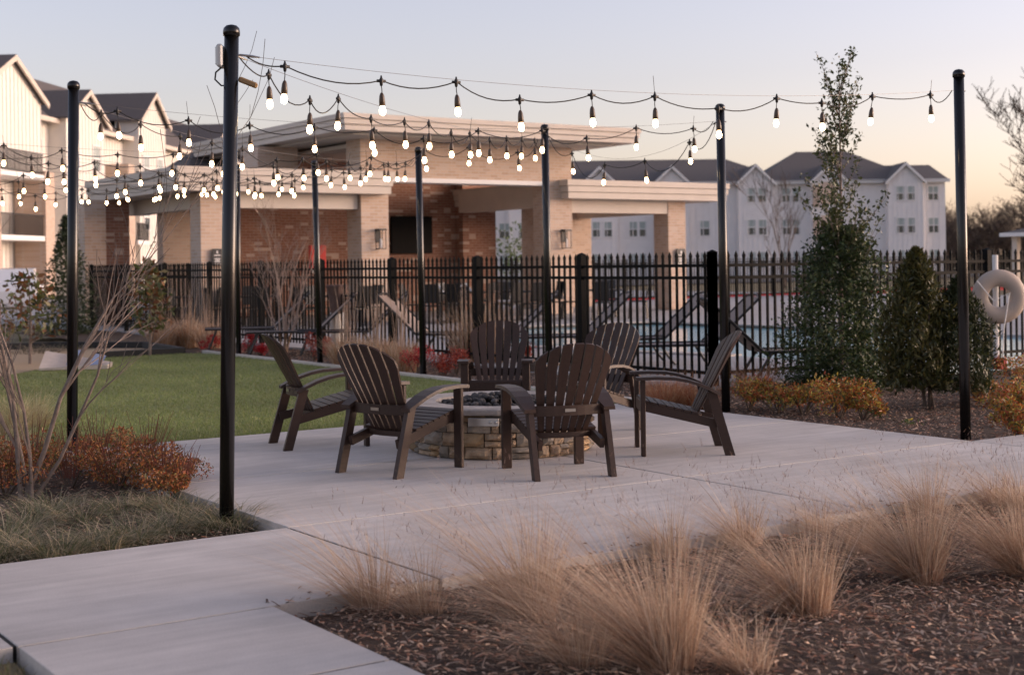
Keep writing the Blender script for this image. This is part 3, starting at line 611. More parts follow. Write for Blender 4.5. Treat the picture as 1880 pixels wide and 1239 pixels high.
def place_chair(t, front, fwd):
    fx, fy = fwd; n_ = math.hypot(fx, fy); fx /= n_; fy /= n_; ang = math.atan2(fy, fx); loc = Vector((front[0] - fx * .31, front[1] - fy * .31, 0))
    t.location = loc; t.rotation_euler = (0, 0, ang); t.matrix_basis = Matrix.Translation(loc) @ Matrix.Rotation(ang, 4, 'Z')
ch0 = make_chair('brown slatted chair seen side on with its back towards the turf lawn')
CH = [((5.30, 9.94), (.58, -.13), None), ((5.10, 8.50), (.62, .2), 'dark slatted chair in front of the fire pit beside the lawn side chair'), ((5.66, 7.93), (.16, .54), 'dark slatted chair facing away with its back nearest the front grasses'),
      ((6.645, 8.08), (-.525, .36), 'brown slatted chair in profile beside the planted bed and low shrubs'), ((6.85, 9.16), (-.93, -.36), 'brown slatted chair facing the fire pit before russet grass clump'), ((atd(909, 668, 12.1).x, atd(909, 668, 12.1).y), (-fw.x - .06, -fw.y), 'brown slatted chair facing out from behind the fire pit by red shrubs')]
for i, (fr_, fd, lb) in enumerate(CH):
    c = ch0 if i == 0 else copy_tree(ch0)
    if lb: c['label'] = lb
    c['group'] = 'chairs around the fire pit'; place_chair(c, fr_, fd)
# ------------------------------------------------------------------ fire pit
PC = Vector((5.97, 8.91, 0)); PR = .70
pit = thing('fire_pit', 'round stacked stone fire pit filled with dark lava rock', 'fire pit', PC)
MB().lathe([(PR - .06, 0), (PR - .045, .3), (.5, .3), (.5, .22), (.001, .22)], 40).build('core', M_mort, pit)
q = random.Random(5); z = 0.0
rows = [.085, .10, .075, .055]
z = .004
def stone(a0, a1, z0, z1, r_in, bulge, mt, par, nm='stone'):
    b = MB(); na = 4; nz = 3; vs = []
    for iz in range(nz + 1):
        for ia in range(na + 1):
            fa = ia / na; fz = iz / nz; e = (1 - abs(2 * fa - 1) ** 9) * (1 - abs(2 * fz - 1) ** 9)
            rr_ = PR - .03 + bulge * e + q.uniform(-.009, .009); an = a0 + (a1 - a0) * (fa + (q.uniform(-.04, .04) if 0 < ia < na else 0)); zz = z0 + (z1 - z0) * fz + (q.uniform(-.004, .004) if 0 < iz < nz else 0)
            vs.append((rr_ * math.cos(an), rr_ * math.sin(an), zz))
    m0 = len(vs); fs = [(iz * (na + 1) + ia, iz * (na + 1) + ia + 1, (iz + 1) * (na + 1) + ia + 1, (iz + 1) * (na + 1) + ia) for iz in range(nz) for ia in range(na)]
    for zz in (z0, z1):
        for ia in range(na + 1): an = a0 + (a1 - a0) * ia / na; vs.append((r_in * math.cos(an), r_in * math.sin(an), zz))
    T = nz * (na + 1)
    for ia in range(na):
        fs.append((m0 + ia, m0 + ia + 1, ia + 1, ia)); fs.append((T + ia, T + ia + 1, m0 + na + 1 + ia + 1, m0 + na + 1 + ia))
    fs.append((0, T - 0 - 0, m0 + na + 1, m0)) if False else None
    fs.append(tuple([iz * (na + 1) for iz in range(nz + 1)] + [m0 + na + 1, m0])); fs.append(tuple([m0 + na, m0 + 2 * na + 1] + [iz * (na + 1) + na for iz in range(nz, -1, -1)]))
    b.add(vs, fs); return b.build(nm, mt, par)
for zi, h in enumerate(rows):
    an = q.uniform(0, .3); end = an + 2 * PI
    while an < end - .05:
        w = min(q.choice((.09, .14, .2, .26, .3)), end - an)
        if end - an - w < .07: w = end - an
        mt = q.choice(M_stone); gp = .006
        if q.random() < .3 and h > .08: hm = z + h * q.uniform(.4, .6); stone(an + gp, an + w - gp, z + .003, hm - .003, PR - .09, q.uniform(.01, .035), mt, pit); stone(an + gp, an + w - gp, hm + .003, z + h - .003, PR - .09, q.uniform(.01, .035), q.choice(M_stone), pit)
        else: stone(an + gp, an + w - gp, z + .003, z + h - .003, PR - .09, q.uniform(.012, .04), mt, pit)
        an += w
    z += h
n_ = 9; offa = .2
for k in range(n_):                                             # cap stones
    a0 = offa + 2 * PI * k / n_ + .006; a1 = offa + 2 * PI * (k + 1) / n_ - .006; b = MB(); na = 7; vs = []
    for i in range(na + 1):
        an = a0 + (a1 - a0) * i / na; ro = PR + .04 + q.uniform(-.008, .008)
        for r_, zz in ((.49, .322), (.49, .365), (ro - .012, .368), (ro, .357), (ro + q.uniform(-.008, .008), .334), (ro - .015, .32)): vs.append((r_ * math.cos(an), r_ * math.sin(an), zz))
    b.add(vs, [(i * 6 + j, i * 6 + (j + 1) % 6, (i + 1) * 6 + (j + 1) % 6, (i + 1) * 6 + j) for i in range(na) for j in range(6)] + [tuple(range(5, -1, -1)), tuple(na * 6 + j for j in range(6))]); b.build('cap_stone', M_cap, pit)
an = math.atan2(g(858, 780, .2).y - PC.y, g(858, 780, .2).x - PC.x); an = math.atan2(-fw.y, -fw.x) - .16
pn = MB().box(-.012, .02, -.11, .11, .245, .305, .004); pn.xf(Matrix.Rotation(an, 4, 'Z') @ Matrix.Translation((PR + .006, 0, 0))); po = pn.build('control_panel', M_steel, pit)
for yy in (.05, .09): kb = MB().lathe([(.011, 0), (.011, .018), (.008, .022)], 10); kb.xf(Matrix.Rotation(an, 4, 'Z') @ Matrix.Translation((PR + .026, yy, .275)) @ Matrix.Rotation(PI / 2, 4, 'Y')); kb.build('knob', M_steel, po, True)
LV = []
for k in range(4):
    b = MB(); prof = [(.2, -.8), (.75, -.5), (1, 0), (.8, .5), (.25, .8)]; b.lathe(prof, 8)
    b.v = [tuple(c_ * (1 + q.uniform(-.13, .13)) for c_ in v) for v in b.v]; o = b.build('lava_rock', M_lava, pit, True); LV.append(o)
for k in range(250):
    o = LV[k % 4] if k < 4 else LV[k % 4].copy()
    if k >= 4: C.objects.link(o)
    r_ = .47 * math.sqrt(q.random()); a = q.uniform(0, 2 * PI); s_ = q.uniform(.02, .036); o.scale = (s_, s_ * q.uniform(.75, 1), s_ * .8); o.rotation_euler = (q.uniform(-.5, .5), q.uniform(-.5, .5), q.uniform(0, 6))
    o.location = (r_ * math.cos(a), r_ * math.sin(a), .325 + .07 * (1 - (r_ / .47) ** 2) + q.uniform(-.01, .012))
# ------------------------------------------------------------------ plants
def clump(name, label, cat, p, n, h, spread, cols, lean=(.05, .5), droop=(.1, .5), w=(.0018, .0035), seg=5, r=.1, group=None, tipcol=None, wind=None, wisp=False):
    base = np.zeros((n, 3)); a = rng.uniform(0, 2 * PI, n); rr_ = r * np.sqrt(rng.uniform(0, 1, n)); base[:, 0] = rr_ * np.cos(a); base[:, 1] = rr_ * np.sin(a); base[:, 2] = -.03
    ang = a + rng.normal(0, .6, n)
    if wind is not None: k = rng.uniform(0, 1, n) < wind[1]; ang[k] = wind[0] + rng.normal(0, .45, k.sum())
    if wisp:
        up_ = rng.uniform(0, 1, n) < .42; le = np.where(up_, np.abs(rng.normal(0, .2, n)), rng.uniform(.45, .95, n)); dr = np.where(up_, np.abs(rng.normal(0, .12, n)), rng.uniform(.1, .45, n))
        L_ = h * np.where(up_, rng.uniform(.35, 1.0, n), rng.uniform(.6, 1.7, n)); ang = np.where(up_, a + rng.normal(0, .8, n), np.where(rng.uniform(0, 1, n) < .8, wind[0] + rng.normal(0, .42, n), ang)); ww = rng.uniform(*w, n)
    else: le, L_, dr, ww = rng.uniform(*lean, n) * spread, h * rng.uniform(.45, 1.0, n), rng.uniform(*droop, n) * spread, rng.uniform(*w, n)
    V, Q, t = ribbons(base, ang, L_, le, dr, ww, seg)
    c = tints(n, 2 * (seg + 1), cols)
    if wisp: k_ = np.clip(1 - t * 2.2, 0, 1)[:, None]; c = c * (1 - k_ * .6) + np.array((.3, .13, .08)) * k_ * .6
    if tipcol is not None: c = c * (1 - t[:, None] ** 1.5 * .8) + np.asarray(tipcol) * (t[:, None] ** 1.5 * .8)
    o = np_mesh(name, V, Q, M_blade, None, c); o.location = p; return tag(o, label, cat, group)
def seedhaze(par, n, h, r):
    """thin stems with fine seed heads"""
    ang = rng.uniform(0, 2 * PI, n); base = np.zeros((n, 3)); V, Q, t = ribbons(base, ang, h * rng.uniform(.7, 1.1, n), rng.uniform(.1, .5, n), rng.uniform(.05, .35, n), np.full(n, .0014), 5)
    tips = V.reshape(n, 6, 2, 3)[:, -1, 0]; m_ = 3; bb = np.repeat(tips, m_, 0) + rng.normal(0, .02, (n * m_, 3)); V2, Q2, _ = ribbons(bb, rng.uniform(0, 6.28, n * m_), rng.uniform(.015, .04, n * m_), rng.uniform(.2, .9, n * m_), np.zeros(n * m_), np.full(n * m_, .003), 1)
    o = np_mesh('seed_stems', np.concatenate([V, V2]), np.concatenate([Q, Q2 + len(V)]), M_blade, par, np.concatenate([tints(n, 12, [(.3, .22, .17)]), tints(n * m_, 4, [(.2, .13, .11), (.3, .2, .16)])]))
TAN = [(.6, .45, .32), (.52, .37, .25), (.7, .56, .42), (.42, .27, .18)]; RUST = [(.36, .15, .07), (.42, .22, .11), (.46, .3, .18), (.3, .1, .05)]
GRN = [(.14, .15, .07), (.26, .24, .13), (.42, .34, .22), (.1, .12, .055), (.48, .38, .26)]
gw = math.atan2(-r0.y, -r0.x)                                       # wind blows the dry grass to the left
FG = [(665, 1105, 520, .4, 1.0), (780, 1125, 380, .36, 1.1), (985, 1135, 950, .55, 1.0), (1235, 1236, 1150, .62, 1.0), (1335, 992, 480, .34, 1.1), (1490, 1125, 1000, .48, 1.25), (1700, 1060, 1100, .52, 1.3), (1655, 935, 420, .4, .8), (1775, 915, 320, .32, .9), (1885, 1050, 1000, .5, 1.25), (1180, 1010, 420, .34, 1.1), (1490, 975, 300, .28, 1.1), (1880, 935, 420, .36, 1.0), (1075, 1225, 420, .36, 1.2), (1580, 1010, 420, .34, 1.2), (1380, 1235, 360, .3, 1.2)]
def fp(px, py): p = g(px, py, -.05); p.y = min(p.y, YF - .1); return p
for px, py, n, h, sp in FG:
    lb = 'dry tan grass clump at the walkway corner of the front bed' if px == 665 else 'broadest tan grass clump spilling out of the front mulch' if px == 1235 else 'small dry grass tuft hugging the slab edge of the front bed' if h < .39 else 'wispy swept clump of dry tan grass out in the front mulch'
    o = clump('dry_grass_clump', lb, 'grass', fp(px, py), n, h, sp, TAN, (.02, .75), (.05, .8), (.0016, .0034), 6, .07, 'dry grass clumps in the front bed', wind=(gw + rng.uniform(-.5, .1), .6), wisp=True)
    seedhaze(o, int(n * .045), h * 1.3, .1)
for px, py, n, h in ((300, 640, 500, .55), (345, 638, 600, .6), (385, 640, 350, .5), (640, 676, 700, .5), (690, 682, 700, .5), (735, 686, 700, .48), (860, 668, 250, .9), (900, 668, 250, .9)):
    o = clump('feather_grass', 'upright tan feather grass with tall thin plumes along the fence', 'grass', g(px, py, -.05), int(n * 1.5), h * 1.2, .9, TAN + RUST[1:3], (.02, .45), (.05, .45), (.006, .011), 5, .2, 'feather grasses along the fence')
    V, Q, t = ribbons(rng.normal(0, .06, (22, 3)) * (1, 1, 0), rng.uniform(0, 6.3, 22), rng.uniform(.9, 1.35, 22) * (1 if h < .8 else 1.1), rng.uniform(0, .12, 22), rng.uniform(0, .08, 22), np.full(22, .012), 5); np_mesh('plumes', V, Q, M_blade, o, tints(22, 12, [(.45, .33, .24), (.38, .27, .2)]))
for px, py, n, h in ((1225, 752, 900, .52), (1275, 752, 700, .48), (1385, 722, 500, .5)):
    clump('russet_grass', 'russet dry grass clump behind the chairs by the fence', 'grass', g(px, py, -.05), n, h, 1.0, RUST, (.02, .6), (.1, .6), (.003, .006), 5, .16, 'russet grass clumps')
for px, py, n, h in ((60, 790, 500, .5), (15, 800, 500, .55), (10, 850, 500, .5)):
    clump('straw_grass', 'pale straw coloured grass tuft at the lawn edge by bare branches', 'grass', g(px, py, -.05), n, h, 1.0, [(.45, .38, .2), (.38, .3, .16), (.5, .44, .28)], (.02, .6), (.1, .7), (.003, .006), 5, .12, 'straw grass tufts')
k = 0
for px, py in ((40, 1010), (110, 1015), (185, 1000), (250, 985), (320, 970), (385, 965), (430, 965), (60, 960), (150, 955), (230, 940), (300, 935), (10, 985), (350, 945), (-20, 1020), (90, 935)):
    clump('liriope_tuft', 'low arching green and tan grass mound in the left bed', 'grass', g(px, py, -.06), 420, .27, 1.25, GRN, (.15, .75), (.3, .9), (.003, .006), 5, .13, 'low grass mounds in the left bed')
for px, py, n in ((100, 650, 500), (160, 645, 500), (220, 642, 500), (60, 655, 500)):
    clump('winter_grass', 'grey tan dormant grass strip beyond the sand court', 'grass', g(px, py - 6, -.05), n, .3, 1.4, [(.2, .16, .1), (.27, .21, .14), (.14, .12, .07)], (.2, .8), (.2, .8), (.008, .014), 3, .55, 'dormant grass beyond the court')
def leaves(name, pts, size, cols, mt, par, asp=.5, up=.3, jit=.2):
    n = len(pts); d = rng.normal(0, 1, (n, 3)); d[:, 2] += up; d /= np.linalg.norm(d, axis=1, keepdims=True); e = np.cross(d, rng.normal(0, 1, (n, 3))); e /= np.linalg.norm(e, axis=1, keepdims=True)
    s_ = size * rng.uniform(.6, 1.25, (n, 1)); nn = np.cross(d, e); P_ = np.asarray(pts)
    V = np.stack([P_, P_ + d * s_ * .5 + e * s_ * asp * .5 + nn * s_ * .06, P_ + d * s_, P_ + d * s_ * .5 - e * s_ * asp * .5 + nn * s_ * .06], 1).reshape(-1, 3)
    b = np.arange(n) * 4; return np_mesh(name, V, np.stack([b, b + 1, b + 2, b + 3], -1), mt, par, tints(n, 4, cols, jit))
def bare_tree(name, label, p, stems, h, seed, r0_=.02, levels=4, group=None, cat='tree', spread=.5, bark=None, kids=(2, 4), tmin=.0022):
    q = random.Random(seed); t = thing(name, label, cat, p, 0, group); tr = MB(); tw = MB()
    def grow(p0, d, L, r_, lev):
        pts = [p0]; k = 4 if lev < 2 else 3; dd = d.copy()
        for i in range(k): dd = (dd + Vector((q.uniform(-1, 1), q.uniform(-1, 1), q.uniform(-.3, .6))) * .16).normalized(); pts.append(pts[-1] + dd * L / k)
        rs = [max(tmin, r_ * (1 - .55 * i / k)) for i in range(k + 1)]; (tr if lev == 0 else tw).tube(pts, rs, 6 if lev == 0 else 4 if lev < 3 else 3, cap=False)
        if lev < levels:
            for j in range(q.randint(*kids) + (1 if lev == 0 else 0)):
                i = q.randint(1, k); nd = (dd + Vector((q.uniform(-1, 1), q.uniform(-1, 1), q.uniform(-.2, .7))) * (spread + .12 * lev)).normalized(); grow(pts[i], nd, L * q.uniform(.45, .75), rs[i] * .65, lev + 1)
    for sdir in stems: grow(Vector((q.uniform(-.05, .05), q.uniform(-.05, .05), -.05)), Vector(sdir).normalized(), h * q.uniform(.42, .55), r0_ * q.uniform(.7, 1.1), 0)
    tr.build('trunk', bark or M_bark, t, True); tag(tw.build('crown', bark or M_bark, t), kind='stuff') if False else tw.build('crown', bark or M_bark, t); return t
# near-left bare crape myrtle leaning right, one behind the chairs
rx, ry = r0.x, r0.y
bare_tree('bare_tree', 'leafless multi stemmed crape myrtle in the left bed', g(50, 908, -.05), [(rx * .05, ry * .05, 1), (rx * .3, ry * .3, 1), (rx * .6, ry * .6, 1), (-rx * .2, -ry * .2, 1), (rx * .15, ry * .15 + .15, 1)], 2.7, 21, .018, 3, spread=.34)
bare_tree('bare_tree', 'leafless pale multi stemmed tree against the fence', g(520, 652, -.05), [(rx * .1, ry * .1, 1), (-rx * .14, -ry * .14, 1), (rx * .25, ry * .25, 1), (0, .15, 1)], 2.6, 5, .024, 4, spread=.3, bark=mat('pale_bark', (.34, .25, .2), .9))
bare_tree('bare_tree', 'tall thin leafless sapling before the white building', cw(13.5, 70), [(0, 0, 1), (.2, .1, 1), (-.2, 0, 1)], 6.0, 6, .05, 4, spread=.35, tmin=.008)
# tall evergreen with a thin leader
HP = g(1545, 716, -.05); hd = HP.x * fw.x + HP.y * fw.y; PXM = hd / FPX
ht = thing('evergreen_shrub', 'tall dense dark evergreen with a thin leafy leader rising above', 'shrub', HP)
n = 21000; z = rng.uniform(0, 1, n) ** 1.3 * 1.75; prof = np.interp(z, [0, .15, .5, .9, 1.2, 1.5, 1.75], [.48, .62, .64, .56, .46, .34, .16]); a = rng.uniform(0, 2 * PI, n)
lob = 1 + .2 * np.sin(3 * a + z * 4) + .2 * np.sin(7 * a - z * 9) + .15 * np.sin(11 * a + z * 17); rad = prof * lob * np.sqrt(rng.uniform(.05, 1, n)); P = np.stack([rad * np.cos(a), rad * np.sin(a), z + .05], -1)
LG = [(.035, .055, .018), (.05, .075, .025), (.025, .042, .015), (.075, .095, .03)]
leaves('foliage', P, .05, LG, M_leaf, ht)
tr = MB(); top = 3.72; tr.tube([(0, 0, -.05), (.02, .01, 1), (.03, 0, 2), (.05, .02, 3), (.06, .03, top - .15)], [.03, .026, .016, .008, .003], 7); LP = []
q = random.Random(3)
for k in range(58):
    z0 = q.uniform(1.0, top - .4); a = q.uniform(0, 2 * PI); f_ = (z0 - 1.0) / (top - 1.0); L_ = q.uniform(.35, .95) * (1.15 - .75 * f_); hz_ = .95 - .55 * f_; dv = Vector((math.cos(a) * hz_, math.sin(a) * hz_, 1)).normalized(); b0 = Vector((.03, .01, z0)); pts = [b0 + dv * L_ * f + Vector((0, 0, .08 * f * f)) for f in (0, .5, 1)]
    tr.tube(pts, [.006, .004, .002], 4)
    for j in range(int(L_ * 100)): f = q.uniform(.25, 1.02); LP.append(pts[0].lerp(pts[2], f) + Vector((q.gauss(0, .025), q.gauss(0, .025), q.gauss(0, .025))))
for j in range(110): f = q.random(); LP.append(Vector((.05, .02, 2.7 + f * (top - 2.72))) + Vector((q.gauss(0, .035), q.gauss(0, .035), 0)))
tr.build('trunk', M_bark, ht); leaves('leader_leaves', np.array([tuple(v) for v in LP]), .055, [(.07, .085, .03), (.1, .11, .035), (.05, .065, .025)], M_leaf, ht)
# conifer (arborvitae) pair
ap = g(1708, 748, -.05); at_ = thing('conifer_shrub', 'olive green conical conifer shrub behind the right pole', 'shrub', ap)
def conifer(cx, cy, h, rmax, n, cols):
    z = rng.uniform(.12, 1, n) * h; a = rng.uniform(0, 2 * PI, n); pr = np.interp(z / h, [0, .12, .35, .6, .85, 1], [.5, .85, 1, .85, .45, .05]) * rmax; rad = pr * (1 + .2 * np.sin(4 * a + 7 * z) + .16 * np.sin(9 * a - 13 * z)) * np.sqrt(rng.uniform(.15, 1, n))
    return np.stack([cx + rad * np.cos(a), cy + rad * np.sin(a), z], -1)
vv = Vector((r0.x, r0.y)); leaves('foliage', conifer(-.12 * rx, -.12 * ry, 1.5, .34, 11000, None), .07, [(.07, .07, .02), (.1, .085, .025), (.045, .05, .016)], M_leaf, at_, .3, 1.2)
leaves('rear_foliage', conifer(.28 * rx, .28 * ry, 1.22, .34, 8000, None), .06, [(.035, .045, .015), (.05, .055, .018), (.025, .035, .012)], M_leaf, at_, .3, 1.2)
tr = MB()
for k in range(5): tr.tube([(q.uniform(-.05, .05), q.uniform(-.05, .05), -.05), (q.uniform(-.15, .15), q.uniform(-.15, .15), .9)], [.018, .008], 5)
tr.build('trunk', M_barkd, at_)
def shrub(name, label, p, r_, h, n, size, cols, group=None, flat=1.0, asp=.5, stem=True, cat='shrub'):
    t = thing(name, label, cat, p, 0, group); lob = [(rng.normal(0, r_ * .45), rng.normal(0, r_ * .45), rng.uniform(.35, .8) * h, rng.uniform(.35, .6)) for _ in range(7)]; P = []
    for i in range(n): lx, ly, lz, lr = lob[i % 7]; v = rng.normal(0, 1, 3); v /= np.linalg.norm(v); s_ = rng.uniform(.3, 1) ** .5 * lr; P.append((lx + v[0] * s_ * r_, ly + v[1] * s_ * r_, max(.02, lz + v[2] * s_ * h * .6)))
    leaves('foliage', np.array(P), size, cols, M_leaf, t, asp)
    if stem:
        tr = MB()
        for k in range(6): lx, ly, lz, lr = lob[k]; tr.tube([(0, 0, -.04), (lx * .5, ly * .5, lz * .5), (lx, ly, lz)], [.01, .007, .003], 4)
        tr.build('stem', M_barkd, t)
    return t
REDS = [(.42, .012, .022), (.52, .02, .035), (.3, .01, .018), (.55, .05, .045)]
for px, py, r_, h, mm in ((386, 645, .17, .3, 0), (455, 650, .16, .36, 0), (478, 655, .13, .22, 0), (577, 662, .16, .42, 1), (765, 690, .19, .42, 0), (812, 695, .13, .32, 1), (838, 686, .15, .32, 1), (970, 666, .16, .3, 1), (600, 655, .12, .3, 1)):
    shrub('red_shrub', 'small compact bright crimson shrub along the turf kerb' if mm == 0 else 'small russet red leaved shrub along the fence bed', g(px, py, -.04), r_, h, 900, .035, REDS if mm == 0 else [(.36, .05, .03), (.44, .09, .045), (.24, .04, .03)], 'crimson shrubs' if mm == 0 else 'russet shrubs', asp=.35)
NAN = [(.4, .12, .03), (.42, .25, .05), (.16, .16, .04), (.5, .17, .04), (.07, .08, .022), (.5, .38, .07), (.36, .08, .03)]
for px, py, r_, h in ((1375, 752, .26, .3), (1430, 756, .24, .26), (1475, 760, .3, .3), (1540, 768, .3, .38), (1585, 770, .2, .28), (1850, 770, .3, .36), (1875, 720, .34, .42), (1800, 735, .25, .25), (1875, 800, .25, .3)):
    shrub('nandina_shrub', 'low orange and yellow green shrub in the right mulch bed', g(px, py, -.04), r_, h, 1500, .042, NAN, 'low orange shrubs in the right bed', asp=.32)
ORB = [(.32, .09, .04), (.4, .15, .05), (.18, .08, .03), (.14, .12, .035), (.46, .2, .06)]
for px, py, r_, h in ((300, 905, .28, .26), (215, 898, .3, .28), (130, 890, .32, .3), (60, 880, .3, .3), (330, 915, .2, .22), (180, 865, .26, .28), (270, 880, .26, .3), (10, 905, .3, .3)):
    t = shrub('russet_shrub', 'low rusty orange twiggy shrub in the left bed', g(px, py, -.06), r_, h, 1700, .03, ORB, 'low rusty shrubs in the left bed', asp=.35)
    tw = MB()
    for k in range(26): a = q.uniform(0, 6.28); L_ = h * q.uniform(1.0, 1.55); e = Vector((math.cos(a) * r_ * q.uniform(.2, .9), math.sin(a) * r_ * q.uniform(.2, .9), L_)); tw.tube([(e.x * .3, e.y * .3, .05), e * .6, e], [.003, .0025, .0015], 3)
    tw.build('twigs', mat('red_twig', (.2, .07, .045), .8), t)
MAG = [(.09, .1, .03), (.13, .13, .05), (.2, .09, .03), (.16, .06, .02), (.07, .085, .03), (.2, .17, .08)]
def magnolia(p, h, w, n, label, dense=1):
    t = thing('magnolia', label, 'tree', p); z = rng.uniform(.28, 1, n) * h; a = rng.uniform(0, 6.28, n); pr = np.interp(z / h, [.25, .4, .7, 1], [.5, 1, .95, .35]) * w; rad = pr * np.sqrt(rng.uniform(0.05, 1, n)) * (1 + .25 * np.sin(3 * a + 5 * z))
    leaves('foliage', np.stack([rad * np.cos(a), rad * np.sin(a), z], -1), .13, MAG, M_leaf, t, .45, .5); tr = MB(); tr.tube([(0, 0, -.05), (.02, 0, h * .5), (0, 0, h * .9)], [.025, .018, .006], 6)
    for k in range(12): a = q.uniform(0, 6.28); z0 = h * q.uniform(.2, .7); tr.tube([(0, 0, z0), (math.cos(a) * w * .7, math.sin(a) * w * .7, z0 + .2)], [.01, .004], 4)
    tr.build('trunk', M_bark, t)
magnolia(g(275, 655, -.03), 1.5, .34, 560, 'small magnolia with bronze backed leaves at the turf corner')
magnolia(g(55, 668, -.03), 1.35, .48, 420, 'sparse magnolia with orange tinged leaves behind the sand court')
hl_ = thing('holly_bush', 'dark green narrow holly bush beside the parked cars', 'shrub', g(125, 612, -.03)); n = 6000; z = rng.uniform(.0, 1, n) ** 1.2 * 2.6; a = rng.uniform(0, 6.28, n); rad = np.interp(z, [0, .8, 1.4, 2.0, 2.6], [.6, .62, .45, .25, .06]) * np.sqrt(rng.uniform(.05, 1, n)) * (1 + .2 * np.sin(4 * a + 3 * z))
leaves('foliage', np.stack([rad * np.cos(a), rad * np.sin(a), z], -1), .08, [(.03, .045, .015), (.045, .06, .025)], M_leaf, hl_); tr = MB(); tr.tube([(0, 0, -.05), (0, 0, 2.4)], [.04, .008], 6); tr.build('trunk', M_barkd, hl_)
for px, py, d, h in ((345, 470, 46, 2.6), (945, 478, 60, 2.4)):
    p = cw((px - 940) / FPX * d, d); t = thing('young_tree', 'young green leafy tree seen through the left pavilion opening' if px < 500 else 'young green leafy tree seen through the central pavilion opening', 'tree', p); P = rng.normal(0, .42, (350, 3)) * (1, 1, 1.3) + (0, 0, h * .75); leaves('foliage', P, .2, [(.11, .15, .05), (.15, .18, .07)], M_leaf, t); tr = MB(); tr.tube([(0, 0, -.1), (0, 0, h * .9)], [.04, .015], 6); tr.build('trunk', M_barkd, t)
# far bare trees at the right
bt0 = bare_tree('bare_tree', 'large leafless spreading tree beyond the right end of the pool', cw(27.8, 68), [(0, 0, 1), (.35, .1, 1), (-.35, .2, 1)], 9.2, 33, .14, 5, spread=.62, bark=M_barkd, kids=(3, 4), tmin=.014)
q = random.Random(17)
for k in range(20):
    c = copy_tree(bt0); c.location = cw(sx(1745) * 1.1 + q.uniform(0, 1) * 17 + 1.0, 146 + q.uniform(-6, 25)); c.rotation_euler = (0, 0, q.uniform(0, 6)); s_ = q.uniform(.55, .85); c.scale = (s_ * 1.25, s_ * 1.25, s_ * .92); c['label'] = 'distant leafless tree in the woodland beside the white apartment block'; c['group'] = 'woodland trees'
w0 = rng.uniform(0, 1, (5000, 3)); P = np.stack([w0[:, 0] * 60 + 40, w0[:, 1] * 14 + 165, w0[:, 2] ** 1.4 * 4.5], -1); PW = np.stack([P[:, 0] * r0.x + P[:, 1] * fw.x, P[:, 0] * r0.y + P[:, 1] * fw.y, P[:, 2]], -1)
tag(leaves('undergrowth', PW, 1.1, [(.09, .065, .045), (.12, .085, .06), (.07, .06, .035), (.1, .09, .03)], M_leaf, None, .5), 'brown winter undergrowth along the far wood', 'undergrowth', kind='stuff')
# mulch chips
def chips(name, n, fn, label):
    P = fn(n); n = len(P); L_ = rng.uniform(.01, .03, n) * rng.choice([1, 1, 1, 2.2], n); W_ = rng.uniform(.004, .016, n); a = rng.uniform(0, PI, n); tl = rng.normal(0, .3, n)
    d = np.stack([np.cos(a) * np.cos(tl), np.sin(a) * np.cos(tl), np.sin(tl)], -1) * L_[:, None] / 2; e = np.stack([-np.sin(a), np.cos(a), rng.normal(0, .3, n)], -1) * W_[:, None] / 2; u_ = np.array([0, 0, .004])
    V = np.stack([P - d - e, P + d - e * .6, P + d + e * .6, P - d + e, P - d * .5 + u_, P + d * .5 + u_], 1).reshape(-1, 3); b = np.arange(n)[:, None] * 6
    F_ = np.concatenate([b + np.array([[0, 1, 5, 4]]), b + np.array([[1, 2, 5, 5]])[:, :4] * 0 + b * 0 + np.array([[2, 3, 4, 5]])], 0); return tag(np_mesh(name, V, F_, M_chip, None, tints(n, 6, [(.3, .145, .09), (.4, .235, .155), (.15, .08, .052), (.55, .39, .28), (.07, .042, .03), (.34, .235, .17)], .25)), label, 'mulch', kind='stuff')
def gz(P, z, amp): return z + amp * (np.sin(P[:, 0] * 2.1 + 1.3 * np.sin(P[:, 1] * 1.7)) * .5 + np.sin(P[:, 1] * 2.9 + P[:, 0]) * .3)
def f1(n): P = np.stack([rng.uniform(XW1 + .02, 9, n), YF - .02 - rng.uniform(0, 1, n) * 3.2, np.zeros(n)], -1); P[:, 2] = gz(P, -.047, .025) + rng.uniform(0, .012, n); return P
chips('mulch_chips', 30000, f1, 'loose red brown bark chips covering the front bed')
def f5(n): P = np.stack([rng.uniform(XW1, 9, n), YF + rng.exponential(.05, n), np.full(n, .004)], -1); return P
chips('mulch_spill', 260, f5, 'stray bark chips spilled onto the slab edge')
def f2(n): P = np.stack([rng.uniform(XE + .03, 12.3, n), rng.uniform(YK + .05, 14, n), np.zeros(n)], -1); P[:, 2] = gz(P, -.043, .02) + rng.uniform(0, .015, n); return P
chips('mulch_chips', 14000, f2, 'reddish bark chips under the right bed shrubs')
def f3(n): P = np.stack([rng.uniform(0.5, XK - .03, n), rng.uniform(YK + .05, 12, n), np.zeros(n)], -1); P[:, 2] = gz(P, -.063, .03) + rng.uniform(0, .012, n); return P
chips('mulch_chips', 8000, f3, 'brown bark chips between plants in the left bed')
def f4(n): P = np.stack([rng.uniform(9.12, 10.85, n), rng.uniform(14, 23, n), np.zeros(n)], -1); P[:, 2] = gz(P, -.043, .02) + rng.uniform(0, .012, n); return P
chips('mulch_chips', 5000, f4, 'brown bark chips along the fence beside the turf')
n = 16000; P = np.stack([rng.uniform(-.5, XW0 - .02, n), rng.uniform(3.0, YF - .02, n), np.full(n, -.05)], -1); V, Q, _ = ribbons(P, rng.uniform(0, 6.28, n), rng.uniform(.03, .06, n), rng.uniform(.2, .9, n), rng.uniform(0, .5, n), rng.uniform(.003, .005, n), 2)
